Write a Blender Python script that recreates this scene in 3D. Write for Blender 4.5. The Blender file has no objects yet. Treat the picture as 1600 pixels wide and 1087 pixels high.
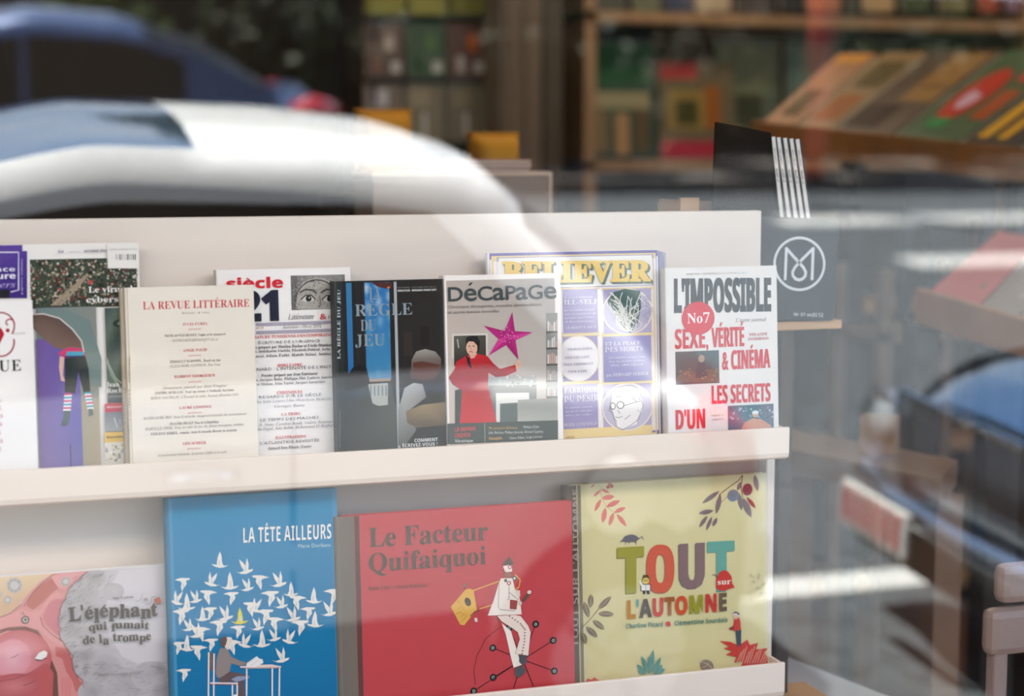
import bpy, bmesh, math, random
from mathutils import Vector, Matrix
SC = bpy.context.scene
COL = SC.collection
rad = math.radians

# ------------------------------------------------------------------ camera
F = 2667.0                       # focal length in pixels of a 1600 x 1087 frame
YAW = rad(18); PIT = math.atan(.1172)
CAM = Vector((0, -.9, 1.7))
cd = bpy.data.cameras.new('camera'); cam = bpy.data.objects.new('camera', cd); COL.objects.link(cam)
cam.location = CAM; cam.rotation_euler = (rad(90) - PIT, 0, -YAW)
cd.sensor_width = 36; cd.lens = 36 * F / 1600; cd.clip_start = .02; cd.clip_end = 200
cd.dof.use_dof = True; cd.dof.focus_distance = 2.17; cd.dof.aperture_fstop = 2.3
SC.camera = cam
FW = Vector((math.sin(YAW) * math.cos(PIT), math.cos(YAW) * math.cos(PIT), -math.sin(PIT)))
RT = Vector((math.cos(YAW), -math.sin(YAW), 0)); UP = RT.cross(FW)
def ray(px, py): return FW + (px - 800) / F * RT - (py - 543.5) / F * UP
def at(px, py, y=None, z=None):
    d = ray(px, py); t = (y - CAM.y) / d.y if y is not None else (z - CAM.z) / d.z
    return CAM + t * d

# ------------------------------------------------------------------ light and exposure
SUN_E = 41.0
SKY_E = 2.9
w = bpy.data.worlds.new('sky'); SC.world = w; w.use_nodes = True
nt = w.node_tree; nt.nodes.clear()
def N(t, typ, **k):
    n = t.nodes.new(typ)
    for a, b in k.items():
        if a in n.inputs: n.inputs[a].default_value = b
        else: setattr(n, a, b)
    return n
tc = N(nt, 'ShaderNodeTexCoord'); sep = N(nt, 'ShaderNodeSeparateXYZ'); nt.links.new(tc.outputs['Generated'], sep.inputs[0])
r1 = N(nt, 'ShaderNodeValToRGB'); nt.links.new(sep.outputs['Z'], r1.inputs[0])
e = r1.color_ramp.elements; e[0].position = 0; e[0].color = (.72, .84, 1, 1); e[1].position = .7; e[1].color = (.30, .52, .95, 1)
mp = N(nt, 'ShaderNodeMapping'); mp.inputs['Scale'].default_value = (1, 1, 2.5); nt.links.new(tc.outputs['Generated'], mp.inputs[0])
nz = N(nt, 'ShaderNodeTexNoise', Scale=2.2, Detail=5.0); nt.links.new(mp.outputs[0], nz.inputs[0])
r2 = N(nt, 'ShaderNodeValToRGB'); nt.links.new(nz.outputs[0], r2.inputs[0]); r2.color_ramp.elements[0].position = .48; r2.color_ramp.elements[1].position = .66
mx = N(nt, 'ShaderNodeMix', data_type='RGBA'); nt.links.new(r2.outputs[0], mx.inputs[0]); nt.links.new(r1.outputs[0], mx.inputs[6]); mx.inputs[7].default_value = (1.1, 1.1, 1.12, 1)
bg = N(nt, 'ShaderNodeBackground', Strength=SKY_E); nt.links.new(mx.outputs[2], bg.inputs[0])
wo = N(nt, 'ShaderNodeOutputWorld'); nt.links.new(bg.outputs[0], wo.inputs[0])
sd = bpy.data.lights.new('sun', 'SUN'); sd.energy = SUN_E; sd.angle = rad(.6); sd.color = (1, .965, .9)
sun = bpy.data.objects.new('sun', sd); COL.objects.link(sun); sun.location = (0, -6, 12)
sun.rotation_euler = Vector((-.30, -.42, 1.0)).to_track_quat('Z', 'Y').to_euler()
LAMP_W = 12.0
def area(name, loc, sx, sy, power, col, rot=(0, 0, 0)):
    a = bpy.data.lights.new(name, 'AREA'); a.shape = 'RECTANGLE'; a.size = sx; a.size_y = sy; a.energy = power; a.color = col
    o = bpy.data.objects.new(name, a); o.location = loc; o.rotation_euler = rot; COL.objects.link(o); return o
LAMPS = [(-.3, .20), (.8, .20), (1.0, 2.4), (2.8, 2.4), (2.2, 3.9), (4.2, 3.9), (.2, 3.9)]  # first two are added, to light the rack from the front
for i, (x, y) in enumerate(LAMPS):
    area('ceiling_and_added_light', (x, y, 3.04 if y > 1 else 2.01), .95, .18 if y > 1 else .30, LAMP_W * (.83 if y < 1 else .6 if y > 3 else .45), (1, .88, .76) if y < 1 else (1, .80, .60))
SC.view_settings.view_transform = 'Standard'; SC.view_settings.look = 'None'
SC.view_settings.exposure = 0.0; SC.view_settings.gamma = 1.0; SC.view_settings.use_curve_mapping = False
SC.cycles.max_bounces = 8; SC.cycles.transparent_max_bounces = 16; SC.cycles.sample_clamp_indirect = 12
SC.cycles.caustics_reflective = False; SC.cycles.caustics_refractive = False

# ------------------------------------------------------------------ helpers
def lin(c):
    if isinstance(c, str): c = tuple(int(c[i:i + 2], 16) for i in (0, 2, 4))
    o = []
    for v in c[:3]:
        v = v / 255.0
        o.append(v / 12.92 if v <= .04045 else ((v + .055) / 1.055) ** 2.4)
    return tuple(o)
MATS = {}
def mat(name, col, rough=.6, metal=0, spec=.5, coat=0, bump=0, bscale=60, var=0, vscale=4, ior=None, stretch=None, col2=None):
    if name in MATS: return MATS[name]
    m = bpy.data.materials.new(name); m.use_nodes = True; t = m.node_tree; b = t.nodes['Principled BSDF']
    c = lin(col); b.inputs['Base Color'].default_value = (*c, 1); b.inputs['Roughness'].default_value = rough
    b.inputs['Metallic'].default_value = metal; b.inputs['Specular IOR Level'].default_value = spec
    b.inputs['Coat Weight'].default_value = coat; b.inputs['Coat Roughness'].default_value = .04
    if ior: b.inputs['IOR'].default_value = ior
    if var or bump:
        tcn = N(t, 'ShaderNodeTexCoord'); mpn = N(t, 'ShaderNodeMapping'); t.links.new(tcn.outputs['Object'], mpn.inputs[0])
        if stretch: mpn.inputs['Scale'].default_value = stretch
    if var:
        n = N(t, 'ShaderNodeTexNoise', Scale=vscale, Detail=6.0); t.links.new(mpn.outputs[0], n.inputs[0])
        r = N(t, 'ShaderNodeValToRGB'); t.links.new(n.outputs[0], r.inputs[0])
        c2 = lin(col2) if col2 else tuple(v * (1 - var) for v in c)
        r.color_ramp.elements[0].color = (*c2, 1); r.color_ramp.elements[1].color = (*[min(1, v * (1 + var * .6)) for v in c], 1)
        r.color_ramp.elements[0].position = .35; r.color_ramp.elements[1].position = .68
        t.links.new(r.outputs[0], b.inputs['Base Color'])
    if bump:
        n2 = N(t, 'ShaderNodeTexNoise', Scale=bscale, Detail=4.0); t.links.new(mpn.outputs[0], n2.inputs[0])
        bp = N(t, 'ShaderNodeBump', Strength=bump, Distance=.004); t.links.new(n2.outputs[0], bp.inputs['Height']); t.links.new(bp.outputs[0], b.inputs['Normal'])
    MATS[name] = m; return m
def printmat(name, rough=.5, spec=.15):
    if name in MATS: return MATS[name]
    m = bpy.data.materials.new(name); m.use_nodes = True; t = m.node_tree; b = t.nodes['Principled BSDF']
    a = N(t, 'ShaderNodeVertexColor'); a.layer_name = 'Ink'; 
    tcn = N(t, 'ShaderNodeTexCoord'); n = N(t, 'ShaderNodeTexNoise', Scale=300.0, Detail=2.0); t.links.new(tcn.outputs['Object'], n.inputs[0])
    mrr = N(t, 'ShaderNodeMapRange'); mrr.inputs['To Min'].default_value = rough - .05; mrr.inputs['To Max'].default_value = rough + .08
    t.links.new(n.outputs[0], mrr.inputs[0]); t.links.new(mrr.outputs[0], b.inputs['Roughness'])
    t.links.new(a.outputs['Color'], b.inputs['Base Color']); b.inputs['Specular IOR Level'].default_value = spec
    MATS[name] = m; return m
INK = printmat('printed_paper'); 
LEAFM = printmat('foliage_leaf', .6, .3)

def tag(o, label=None, cat=None, group=None, kind=None):
    if label: o['label'] = label
    if cat: o['category'] = cat
    if group: o['group'] = group
    if kind: o['kind'] = kind
    return o
def empty(name, loc=(0, 0, 0), rot=(0, 0, 0), **k):
    o = bpy.data.objects.new(name, None); o.location = loc; o.rotation_euler = rot; o.empty_display_size = .05; COL.objects.link(o); return tag(o, **k)
class MB:
    def __init__(s): s.v = []; s.f = []; s.c = None; s.sm = False
    def box(s, a, b, rz=0, pivot=None):
        x0, y0, z0 = a; x1, y1, z1 = b; n = len(s.v)
        vs = [Vector(p) for p in ((x0, y0, z0), (x1, y0, z0), (x1, y1, z0), (x0, y1, z0), (x0, y0, z1), (x1, y0, z1), (x1, y1, z1), (x0, y1, z1))]
        if rz:
            pv = Vector(pivot or ((x0 + x1) / 2, (y0 + y1) / 2, 0)); M = Matrix.Rotation(rz, 3, 'Z'); vs = [M @ (v - pv) + pv for v in vs]
        s.v += vs; s.f += [tuple(n + i for i in q) for q in ((3, 2, 1, 0), (4, 5, 6, 7), (0, 1, 5, 4), (1, 2, 6, 5), (2, 3, 7, 6), (3, 0, 4, 7))]; return s
    def hexa(s, lo, hi):     # two quads of four points, joined
        n = len(s.v); s.v += [Vector(p) for p in lo] + [Vector(p) for p in hi]
        s.f += [tuple(n + i for i in q) for q in ((3, 2, 1, 0), (4, 5, 6, 7), (0, 1, 5, 4), (1, 2, 6, 5), (2, 3, 7, 6), (3, 0, 4, 7))]; return s
    def tube(s, pts, r, seg=12, cap=True):
        n = len(s.v); P = [Vector(p) for p in pts]; rs = r if isinstance(r, (list, tuple)) else [r] * len(P)
        for i, p in enumerate(P):
            d = (P[min(i + 1, len(P) - 1)] - P[max(i - 1, 0)]).normalized()
            a = d.cross(Vector((0, 0, 1)) if abs(d.z) < .9 else Vector((1, 0, 0))).normalized(); b = d.cross(a)
            for k in range(seg):
                t = 2 * math.pi * k / seg; s.v.append(p + rs[i] * (math.cos(t) * a + math.sin(t) * b))
        for i in range(len(P) - 1):
            for k in range(seg):
                k2 = (k + 1) % seg; s.f.append((n + i * seg + k, n + i * seg + k2, n + (i + 1) * seg + k2, n + (i + 1) * seg + k))
        if cap: s.f.append(tuple(n + k for k in range(seg))[::-1]); s.f.append(tuple(n + (len(P) - 1) * seg + k for k in range(seg)))
        return s
    def sweep(s, prof, x0, x1):    # closed profile of (y, z) swept along x
        n = len(s.v); m = len(prof)
        for x in (x0, x1): s.v += [Vector((x, p[0], p[1])) for p in prof]
        for k in range(m): k2 = (k + 1) % m; s.f.append((n + k, n + k2, n + m + k2, n + m + k))
        s.f.append(tuple(n + k for k in range(m))[::-1]); s.f.append(tuple(n + m + k for k in range(m))); return s
    def grid(s, rows):
        n = len(s.v); m = len(rows[0])
        for r in rows: s.v += [Vector(p) for p in r]
        for i in range(len(rows) - 1):
            for k in range(m - 1): s.f.append((n + i * m + k, n + i * m + k + 1, n + (i + 1) * m + k + 1, n + (i + 1) * m + k))
        return s
    def build(s, name, material, parent=None, smooth=False, bevel=0, col=None, **k):
        me = bpy.data.meshes.new(name); me.from_pydata([tuple(v) for v in s.v], [], s.f)
        bm = bmesh.new(); bm.from_mesh(me); bmesh.ops.recalc_face_normals(bm, faces=bm.faces); bm.to_mesh(me); bm.free()
        me.materials.append(material)
        if smooth:
            for p in me.polygons: p.use_smooth = True
        if s.c: put_col(me, s.c)
        o = bpy.data.objects.new(name, me); COL.objects.link(o)
        if parent: o.parent = parent
        if bevel:
            b = o.modifiers.new('bevel', 'BEVEL'); b.width = bevel; b.segments = 2; b.limit_method = 'ANGLE'
        return tag(o, **k)
def put_col(me, cols):
    a = me.color_attributes.new('Ink', 'FLOAT_COLOR', 'POINT')
    flat = []
    for c in cols: flat += [c[0], c[1], c[2], 1.0]
    a.data.foreach_set('color', flat)
def copy_tree(o, parent=None):
    c = o.copy(); COL.objects.link(c); c.parent = parent
    for ch in o.children: copy_tree(ch, c)
    return c

# ------------------------------------------------------------------ lettering
GL = {}
def prefill(keys):
    """make every missing glyph, one per line of one text object; advance = width of |c| minus width of ||"""
    keys = [k for k in dict.fromkeys(keys) if k not in GL]
    for off, res in sorted({k[1:] for k in keys}):
        cs = [k[0] for k in keys if k[1:] == (off, res)]; lines = []
        for body, o_, r_ in ((cs, off, res), (['|' + c + '|' for c in cs] + ['||'], 0, 1)):
            c = bpy.data.curves.new('t', 'FONT'); c.body = '\n'.join(body); c.resolution_u = r_; c.offset = o_; c.fill_mode = 'FRONT'; c.space_line = 4
            o = bpy.data.objects.new('t', c); COL.objects.link(o); bpy.context.view_layer.update()
            m = o.to_mesh(); V = [(v.co.x, v.co.y) for v in m.vertices]; Fs = [tuple(p.vertices) for p in m.polygons]; o.to_mesh_clear()
            bpy.data.objects.remove(o); bpy.data.curves.remove(c)
            L_ = [([], [], {}) for _ in body]
            ln = [min(len(body) - 1, max(0, round((.25 - y) / 4))) for x, y in V]
            for i, (x, y) in enumerate(V): q = L_[ln[i]]; q[2][i] = len(q[0]); q[0].append((x, y + 4 * ln[i]))
            for f in Fs: q = L_[ln[f[0]]]; q[1].append(tuple(q[2][i] for i in f))
            lines.append(L_)
        wd = [max(v[0] for v in q[0]) for q in lines[1]]
        for i, c in enumerate(cs): GL[(c, off, res)] = (lines[0][i][0], lines[0][i][1], wd[i] - wd[-1])
def glyph(ch, off, res): return GL[(ch, off, res)]
ACC = {'é': ('e', '´'), 'è': ('e', '`'), 'ê': ('e', 'ˆ'), 'É': ('E', '´'), 'È': ('E', '`'), 'Ê': ('E', 'ˆ'), 'à': ('a', '`'), 'î': ('i', 'ˆ')}
def style(ch, st):
    base = {'sb': (0x1D400, 0x1D41A), 'si': (0x1D434, 0x1D44E), 'bb': (0x1D5D4, 0x1D5EE)}.get(st)
    if base:
        if st == 'si' and ch == 'h': return '\u210E'
        if 'A' <= ch <= 'Z': return chr(base[0] + ord(ch) - 65)
        if 'a' <= ch <= 'z': return chr(base[1] + ord(ch) - 97)
        if '0' <= ch <= '9' and st != 'si': return chr({'sb': 0x1D7CE, 'bb': 0x1D7EC}[st] + ord(ch) - 48)
    return ch
def layout(s, st='', off=0, res=2, uni=False, space=.28, track=0, wob=0):
    """list of (verts, faces, char index) in units of the cap height, total width"""
    prefill([(style(ACC.get(c, (c,))[0], st), off, res) for c in s if c != ' '])
    x = 0; out = []; CH = .70; rnd = random.Random(5)
    for i, ch in enumerate(s):
        if ch == ' ': x += space; continue
        b, ac = ACC.get(ch, (ch, None))
        V, Fs, adv = glyph(style(b, st), off, res)
        sc = 1.0
        if uni and b.islower() and b not in 'lhdtbkfi': sc = 1.30
        dy = rnd.uniform(-wob, wob) * .12 if wob else 0; an = rnd.uniform(-wob, wob) * .09 if wob else 0
        ca, sa = math.cos(an), math.sin(an)
        pv = [(x + sc * (p[0] * ca - p[1] * sa), sc * (p[0] * sa + p[1] * ca) + dy) for p in V]
        out.append((pv, Fs, i))
        if ac:
            h = .70 if (b.isupper() or uni) else .52
            cx = (min(p[0] for p in pv) + max(p[0] for p in pv)) / 2 if pv else x
            q = {'´': [(-.09, .06), (.0, .06), (.13, .20), (.02, .20)], '`': [(.09, .06), (.0, .06), (-.13, .20), (-.02, .20)], 'ˆ': [(-.14, .06), (-.05, .06), (0, .13), (.05, .06), (.14, .06), (.03, .21), (-.03, .21)]}[ac]
            if ac == 'ˆ': out.append(([(cx + a, h + c) for a, c in q], [(0, 1, 2, 6), (2, 3, 4, 5), (2, 5, 6)], i))
            else: out.append(([(cx + a, h + c) for a, c in q], [(0, 1, 2, 3)], i))
        x += adv * sc + track
    return [([(a / CH, c / CH) for a, c in v], f, i) for v, f, i in out], max(x - track, .01) / CH

class Sheet:
    """flat print on a plane: origin O, axes U (along) and V (up), both unit"""
    def __init__(s, O, U, V): s.O, s.U, s.V = Vector(O), Vector(U), Vector(V); s.n = s.U.cross(s.V); s.reset()
    def reset(s): s.v = []; s.f = []; s.c = []; s.k = 1
    def L(s, px, py):
        d = ray(px, py); t = (s.O - CAM).dot(s.n) / d.dot(s.n); p = CAM + t * d - s.O
        return (p.dot(s.U), p.dot(s.V))
    def add(s, pts, faces, cols):
        n = len(s.v); h = .0001 + s.k * .000015; s.k += 1
        s.v += [(a, -h, b) for a, b in pts]; s.f += [tuple(n + i for i in q) for q in faces]; s.c += cols
    def poly(s, pts, col, cols=None, raw=False):
        q = pts if raw else [s.L(*p) for p in pts]
        s.add(q, [tuple(range(len(q)))], [lin(c) for c in cols] if cols else [lin(col)] * len(q))
    def fan(s, pts, col, grad=None):
        s.poly(pts, col)
    def rect(s, x0, y0, x1, y1, col, bot=None):
        """rectangle given by two picture corners, square to the sheet"""
        a = s.L(x0, y0); b = s.L(x1, y1); m0 = a[1]; m1 = b[1]
        s.poly([(a[0], m0), (b[0], m0), (b[0], m1), (a[0], m1)], col, cols=[col, col, bot or col, bot or col], raw=True)
    def ell(s, cx, cy, rx, ry, col, n=28, rot=0, edge=None):
        a = s.L(cx, cy); b = s.L(cx + rx, cy); c = s.L(cx, cy - ry); RX = math.hypot(b[0] - a[0], b[1] - a[1]); RY = math.hypot(c[0] - a[0], c[1] - a[1])
        q = []
        for i in range(n):
            t = 2 * math.pi * i / n; u, v = RX * math.cos(t), RY * math.sin(t); q.append((a[0] + u * math.cos(rot) - v * math.sin(rot), a[1] + u * math.sin(rot) + v * math.cos(rot)))
        if edge: s.add([a] + q, [(0, 1 + i, 1 + (i + 1) % n) for i in range(n)], [lin(col)] + [lin(edge)] * n)
        else: s.poly(q, col, raw=True)
    def line(s, pts, wd, col, closed=False):
        q = [s.L(*p) for p in pts]; k = s.L(pts[0][0] + wd / 2, pts[0][1]); hw = abs(k[0] - q[0][0]); s.rline(q, hw, col, closed)
    def rline(s, q, hw, col, closed=False):
        vs = []; n = len(q); fs = []
        for i in range(n):
            a = q[i - 1] if (i or closed) else q[i]; b = q[(i + 1) % n] if (i < n - 1 or closed) else q[i]
            dx, dy = b[0] - a[0], b[1] - a[1]; l = math.hypot(dx, dy) or 1; vs += [(q[i][0] - dy / l * hw, q[i][1] + dx / l * hw), (q[i][0] + dy / l * hw, q[i][1] - dx / l * hw)]
        for i in range(n - (0 if closed else 1)):
            j = (i + 1) % n; fs.append((2 * i, 2 * i + 1, 2 * j + 1, 2 * j))
        s.add(vs, fs, [lin(col)] * len(vs))
    def ring(s, cx, cy, rx, ry, wd, col, n=40):
        s.line([(cx + rx * math.cos(2 * math.pi * i / n), cy + ry * math.sin(2 * math.pi * i / n)) for i in range(n)], wd, col, closed=True)
    def spot(s, x0, y0, x1, y1, n, cols, r0, r1, seed=1, ang=None):
        rnd = random.Random(seed)
        for i in range(n):
            x, y = rnd.uniform(x0, x1), rnd.uniform(y0, y1); r = rnd.uniform(r0, r1); m = 5
            t0 = rnd.random() * 6; pts = [(x + r * math.cos(t0 + 6.283 * j / m) * rnd.uniform(.5, 1.1), y + r * math.sin(t0 + 6.283 * j / m) * rnd.uniform(.5, 1.1)) for j in range(m)]
            pts = [(min(max(a, x0), x1), min(max(b, y0), y1)) for a, b in pts]
            s.poly(pts, rnd.choice(cols)); s.k -= 1 if i % 6 else 0
    def smooth(s, x0, y0, x1, y1, nx, ny, fn):
        """soft picture: a vertex-coloured grid; fn(u, v) gives the colour, v down"""
        a = s.L(x0, y0); b = s.L(x1, y1); P = []; Cc = []
        for j in range(ny + 1):
            for i in range(nx + 1):
                u, v = i / nx, j / ny; P.append((a[0] + (b[0] - a[0]) * u, a[1] + (b[1] - a[1]) * v)); Cc.append(lin(fn(u, v)))
        s.add(P, [(j * (nx + 1) + i, j * (nx + 1) + i + 1, (j + 1) * (nx + 1) + i + 1, (j + 1) * (nx + 1) + i) for j in range(ny) for i in range(nx)], Cc)
    def text(s, x0, x1, y, h, body, col, st='', y1=None, off=0, res=2, uni=False, track=0, wob=0, cols=None, vert=False, shadow=None, space=.28):
        a = s.L(x0, y)
        if vert: b = s.L(x0, y1)
        elif y1 is None: b = (s.L(x1, y)[0], a[1])
        else: b = s.L(x1, y1)
        if vert: q = s.L(x0 - h, y); H = abs(q[0] - a[0])
        else: q = s.L(x0, y - h); H = math.hypot(q[0] - a[0], q[1] - a[1])
        W = math.hypot(b[0] - a[0], b[1] - a[1]); ux, uy = (b[0] - a[0]) / W, (b[1] - a[1]) / W
        lay, wd = layout(body, st, off, res, uni, track=track, wob=wob, space=space); k = W / wd
        vs = []; fs = []; cc = []
        for V, Fs, i in lay:
            n = len(vs); c = lin((cols[i % len(cols)] if cols else col))
            for p, r in V:
                u, v = p * k, r * H; vs.append((a[0] + ux * u - uy * v, a[1] + uy * u + ux * v)); cc.append(c)
            fs += [tuple(n + j for j in f) for f in Fs]
        s.add(vs, fs, cc); s.k += 1
    def done(s, name, parent, **k):
        if not s.v: return
        if getattr(s, 'lim', None): s.v = [(min(max(a, .0004), s.lim[0] - .0004), b, min(max(c, .0004), s.lim[1] - .0004)) for a, b, c in s.v]
        me = bpy.data.meshes.new(name); me.from_pydata(s.v, [], s.f); me.materials.append(INK); put_col(me, s.c)
        o = bpy.data.objects.new(name, me); o.parent = parent; COL.objects.link(o); kk = s.k; s.reset(); s.k = kk; return tag(o, **k)

ALPHA = rad(4)
def book(name, label, cat, xl, xr, yref, ytop, yb, zf, thick, cover='F0ECE8', spine=None, hard=False, lean=ALPHA, top_x=None, group=None, pages='D9CDBB', sp_w=0, bottom=None):
    """a standing book leaning back; returns (root, sheet, W, H). Measured from the picture: left and right x at yref, top y at the middle."""
    U = Vector((1, 0, 0)); V = Vector((0, math.sin(lean), math.cos(lean))); O0 = Vector((0, yb, zf)); S = Sheet(O0, U, V)
    x0 = S.L(xl, yref)[0]; x1 = S.L(xr, yref)[0]; tx = top_x or (xl + xr) / 2; H = S.L(tx, ytop)[1]; W = x1 - x0
    O = Vector((x0, yb, zf)); root = empty(name, O, (-lean, 0, 0), label=label, cat=cat, group=group)
    b = .0022 if hard else .0006; o = .003 if hard else .0004; T = thick
    cm = mat('cover_' + cover, cover, .4, coat=.15 if hard else .05, var=.02, vscale=30)
    MB().box((0, 0, 0), (W, b, H)).build('front_cover', cm, root)
    MB().box((0, T - b, 0), (W, T, H)).build('back_cover', cm, root)
    MB().box((b * 1.2, b, o), (W - o, T - b, H - o)).build('page_block', mat('pages_' + pages, pages, .85, bump=.5, bscale=400, stretch=(.02, 1, .02)), root)
    sm = mat('cover_' + (spine or cover), spine or cover, .5, var=.02, vscale=30)
    if hard: MB().tube([(0, T / 2, 0), (0, T / 2, H)], T / 2 * 1.02, 16).build('spine', sm, root, smooth=False)
    else: MB().box((-.0004, 0, 0), (b * 1.2, T, H)).build('spine', sm, root)
    sh_ = Sheet(O, U, V); sh_.lim = (W, H); return root, sh_, W, H


# ------------------------------------------------------------------ the setting: shop shell
WALL = mat('shop_wall_paint', '2E251D', .9, bump=.2, bscale=40, var=.06)
DARKW = mat('dark_wall_paint', '2A2019', .85, bump=.2, bscale=40, var=.1)
FLOORM = mat('floor_wood', '6A4A32', .5, bump=.2, bscale=30, var=.25, vscale=3, stretch=(1, 8, 1))
RX0, RX1, RY1, RZ = -3.0, 7.6, 4.95, 3.1
fl = empty('floor', (0, 0, 0), kind='structure')
k = 0; x = RX0
base_pl = None
while x < RX1:
    y0 = -.0
    for seg in range(3):
        ya = seg * 1.65; yb_ = ya + 1.645
        if base_pl is None: base_pl = MB().box((0, 0, -.02), (.196, 1.645, 0)).build('floorboard', FLOORM, fl); o = base_pl
        else: o = base_pl.copy(); COL.objects.link(o); o.parent = fl
        o.location = (x, ya, random.Random(k).uniform(-.0006, .0006)); k += 1
    x += .2
MB().box((RX0, 0, -.12), (RX1, RY1, -.021)).build('subfloor', DARKW, fl)
MB().box((RX0, -.1, RZ), (RX1, RY1 + .2, RZ + .2)).build('ceiling', mat('ceiling_paint', 'C9BBA8', .9, var=.03), kind='structure')
MB().box((RX0, RY1, 0), (RX1, RY1 + .2, RZ)).build('wall_back', WALL, kind='structure')
MB().box((RX0 - .2, 0, 0), (RX0, RY1 + .2, RZ)).build('wall_left', DARKW, kind='structure')
MB().box((RX1, 0, 0), (RX1 + .2, RY1 + .2, RZ)).build('wall_right', DARKW, kind='structure')
MB().box((RX0, RY1 - .015, 0), (RX1, RY1, .1)).build('baseboard_back', mat('skirting', '4A3626', .6, var=.05), kind='structure')
# shop front with its opening
FAC = mat('facade_render', '5E5A52', .85, bump=.4, bscale=30, var=.1)
WX0, WX1, WZ0, WZ1 = -2.4, 5.2, .35, 3.0
fr = empty('wall_front', (0, 0, 0), kind='structure')
MB().box((RX0 - .2, -.16, -.0), (RX1 + .2, .14, WZ0)).build('stall_riser', mat('riser_paint', '2E3A3C', .5, var=.05), fr)
MB().box((RX0 - .2, -.16, WZ1), (RX1 + .2, .14, 9.5)).build('upper_wall', FAC, fr)
MB().box((RX0 - .2, -.16, WZ0), (WX0, .14, WZ1)).build('pier', FAC, fr)
MB().box((WX1, -.16, WZ0), (RX1 + .2, .14, WZ1)).build('pier', FAC, fr)
wn = empty('window_1', (0, 0, 1.7), kind='structure')
FRM = mat('window_frame_paint', '2B3436', .4, coat=.2, var=.03)
TL = rad(3)
def glassmat():
    m = bpy.data.materials.new('shop_window_glass'); m.use_nodes = True; t = m.node_tree; t.nodes.clear()
    o = N(t, 'ShaderNodeOutputMaterial'); tr = N(t, 'ShaderNodeBsdfTransparent'); tr.inputs[0].default_value = (.985, .995, .99, 1)
    g = N(t, 'ShaderNodeBsdfGlossy', Roughness=0.0); mxs = N(t, 'ShaderNodeMixShader')
    lw = N(t, 'ShaderNodeLayerWeight'); pw = N(t, 'ShaderNodeMath', operation='POWER'); t.links.new(lw.outputs['Facing'], pw.inputs[0]); pw.inputs[1].default_value = 4
    ml = N(t, 'ShaderNodeMath', operation='MULTIPLY_ADD'); t.links.new(pw.outputs[0], ml.inputs[0]); ml.inputs[1].default_value = .85; ml.inputs[2].default_value = GREF
    t.links.new(ml.outputs[0], mxs.inputs[0]); t.links.new(tr.outputs[0], mxs.inputs[1]); t.links.new(g.outputs[0], mxs.inputs[2]); t.links.new(mxs.outputs[0], o.inputs[0])
    return m
GREF = .11
def tilted(mb):
    for v in mb.v:
        y, z = v.y, v.z; v.y = y * math.cos(TL) - z * math.sin(TL); v.z = y * math.sin(TL) + z * math.cos(TL)
    return mb
tilted(MB().box((WX0 + .04, 0, WZ0 - 1.7 + .04), (WX1 - .04, .008, WZ1 - 1.7 - .04))).build('pane', glassmat(), wn)
for a, b in (((WX0, -.035, WZ0 - 1.7), (WX1, .04, WZ0 - 1.7 + .05)), ((WX0, -.035, WZ1 - 1.75), (WX1, .04, WZ1 - 1.7)), ((WX0, -.035, WZ0 - 1.65), (WX0 + .05, .04, WZ1 - 1.75)), ((WX1 - .05, -.035, WZ0 - 1.65), (WX1, .04, WZ1 - 1.75))):
    tilted(MB().box(a, b)).build('frame', FRM, wn, bevel=.004)
# lamps on the ceiling, and two added low to brighten the rack
LM = bpy.data.materials.new('lamp_diffuser'); LM.use_nodes = True; b_ = LM.node_tree.nodes['Principled BSDF']; b_.inputs['Emission Color'].default_value = (1, .8, .6, 1); b_.inputs['Emission Strength'].default_value = 3
lamp0 = None; BLK_ = mat('lamp_cord', '151515', .6)
for i, (x, y) in enumerate(LAMPS):
    if lamp0 is None:
        lamp0 = empty('ceiling_and_added_lamp', (x, y, 2.07)); MB().box((-.5, -.16, -.045), (.5, .16, 0)).build('housing', mat('lamp_housing', 'D8D4CC', .4, var=.02), lamp0, bevel=.004); MB().box((-.46, -.14, -.05), (.46, .14, -.0455)).build('diffuser', LM, lamp0); L_ = lamp0
    else: L_ = copy_tree(lamp0); L_.location = (x, y, RZ if y > 1 else 2.07)
    if y < 1: MB().tube([(-.4, 0, 0), (-.4, 0, 1.03)], .004, 6).build('cord', BLK_, L_); MB().tube([(.4, 0, 0), (.4, 0, 1.03)], .004, 6).build('cord', BLK_, L_)
    tag(L_, ('added slim lamp hanging over the window display to brighten the rack' if y < 1 else 'slim warm ceiling lamp over the shop floor') + ', above the picture', 'lamp', 'added display lamps' if y < 1 else 'ceiling lamps of the shop')

# ------------------------------------------------------------------ the street outside
RZL = -.12
ASP = mat('asphalt', '484E52', .9, bump=.7, bscale=250, var=.28, vscale=9, col2='363B3E')
MB().box((-40, -40, RZL - .3), (45, -1.35, RZL)).build('road', ASP, kind='structure')
sw = empty('sidewalk', (0, 0, 0), kind='structure')
SLAB = mat('paving_stone', '66635E', .85, bump=.5, bscale=60, var=.12)
MB().box((-40, -1.2, -.3), (45, 0, -.03)).build('bedding', SLAB, sw)
s0 = None
for i in range(-8, 18):
    for j in range(2):
        if s0 is None: s0 = MB().box((.006, .006, -.03), (.594, .584, 0)).build('paving_slab', SLAB, sw); o = s0
        else: o = s0.copy(); COL.objects.link(o); o.parent = sw
        o.location = (i * .6, -1.19 + j * .59, random.Random(i * 7 + j).uniform(-.002, .002))
kb = empty('kerb', (0, 0, 0), kind='structure'); k0 = None
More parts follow.
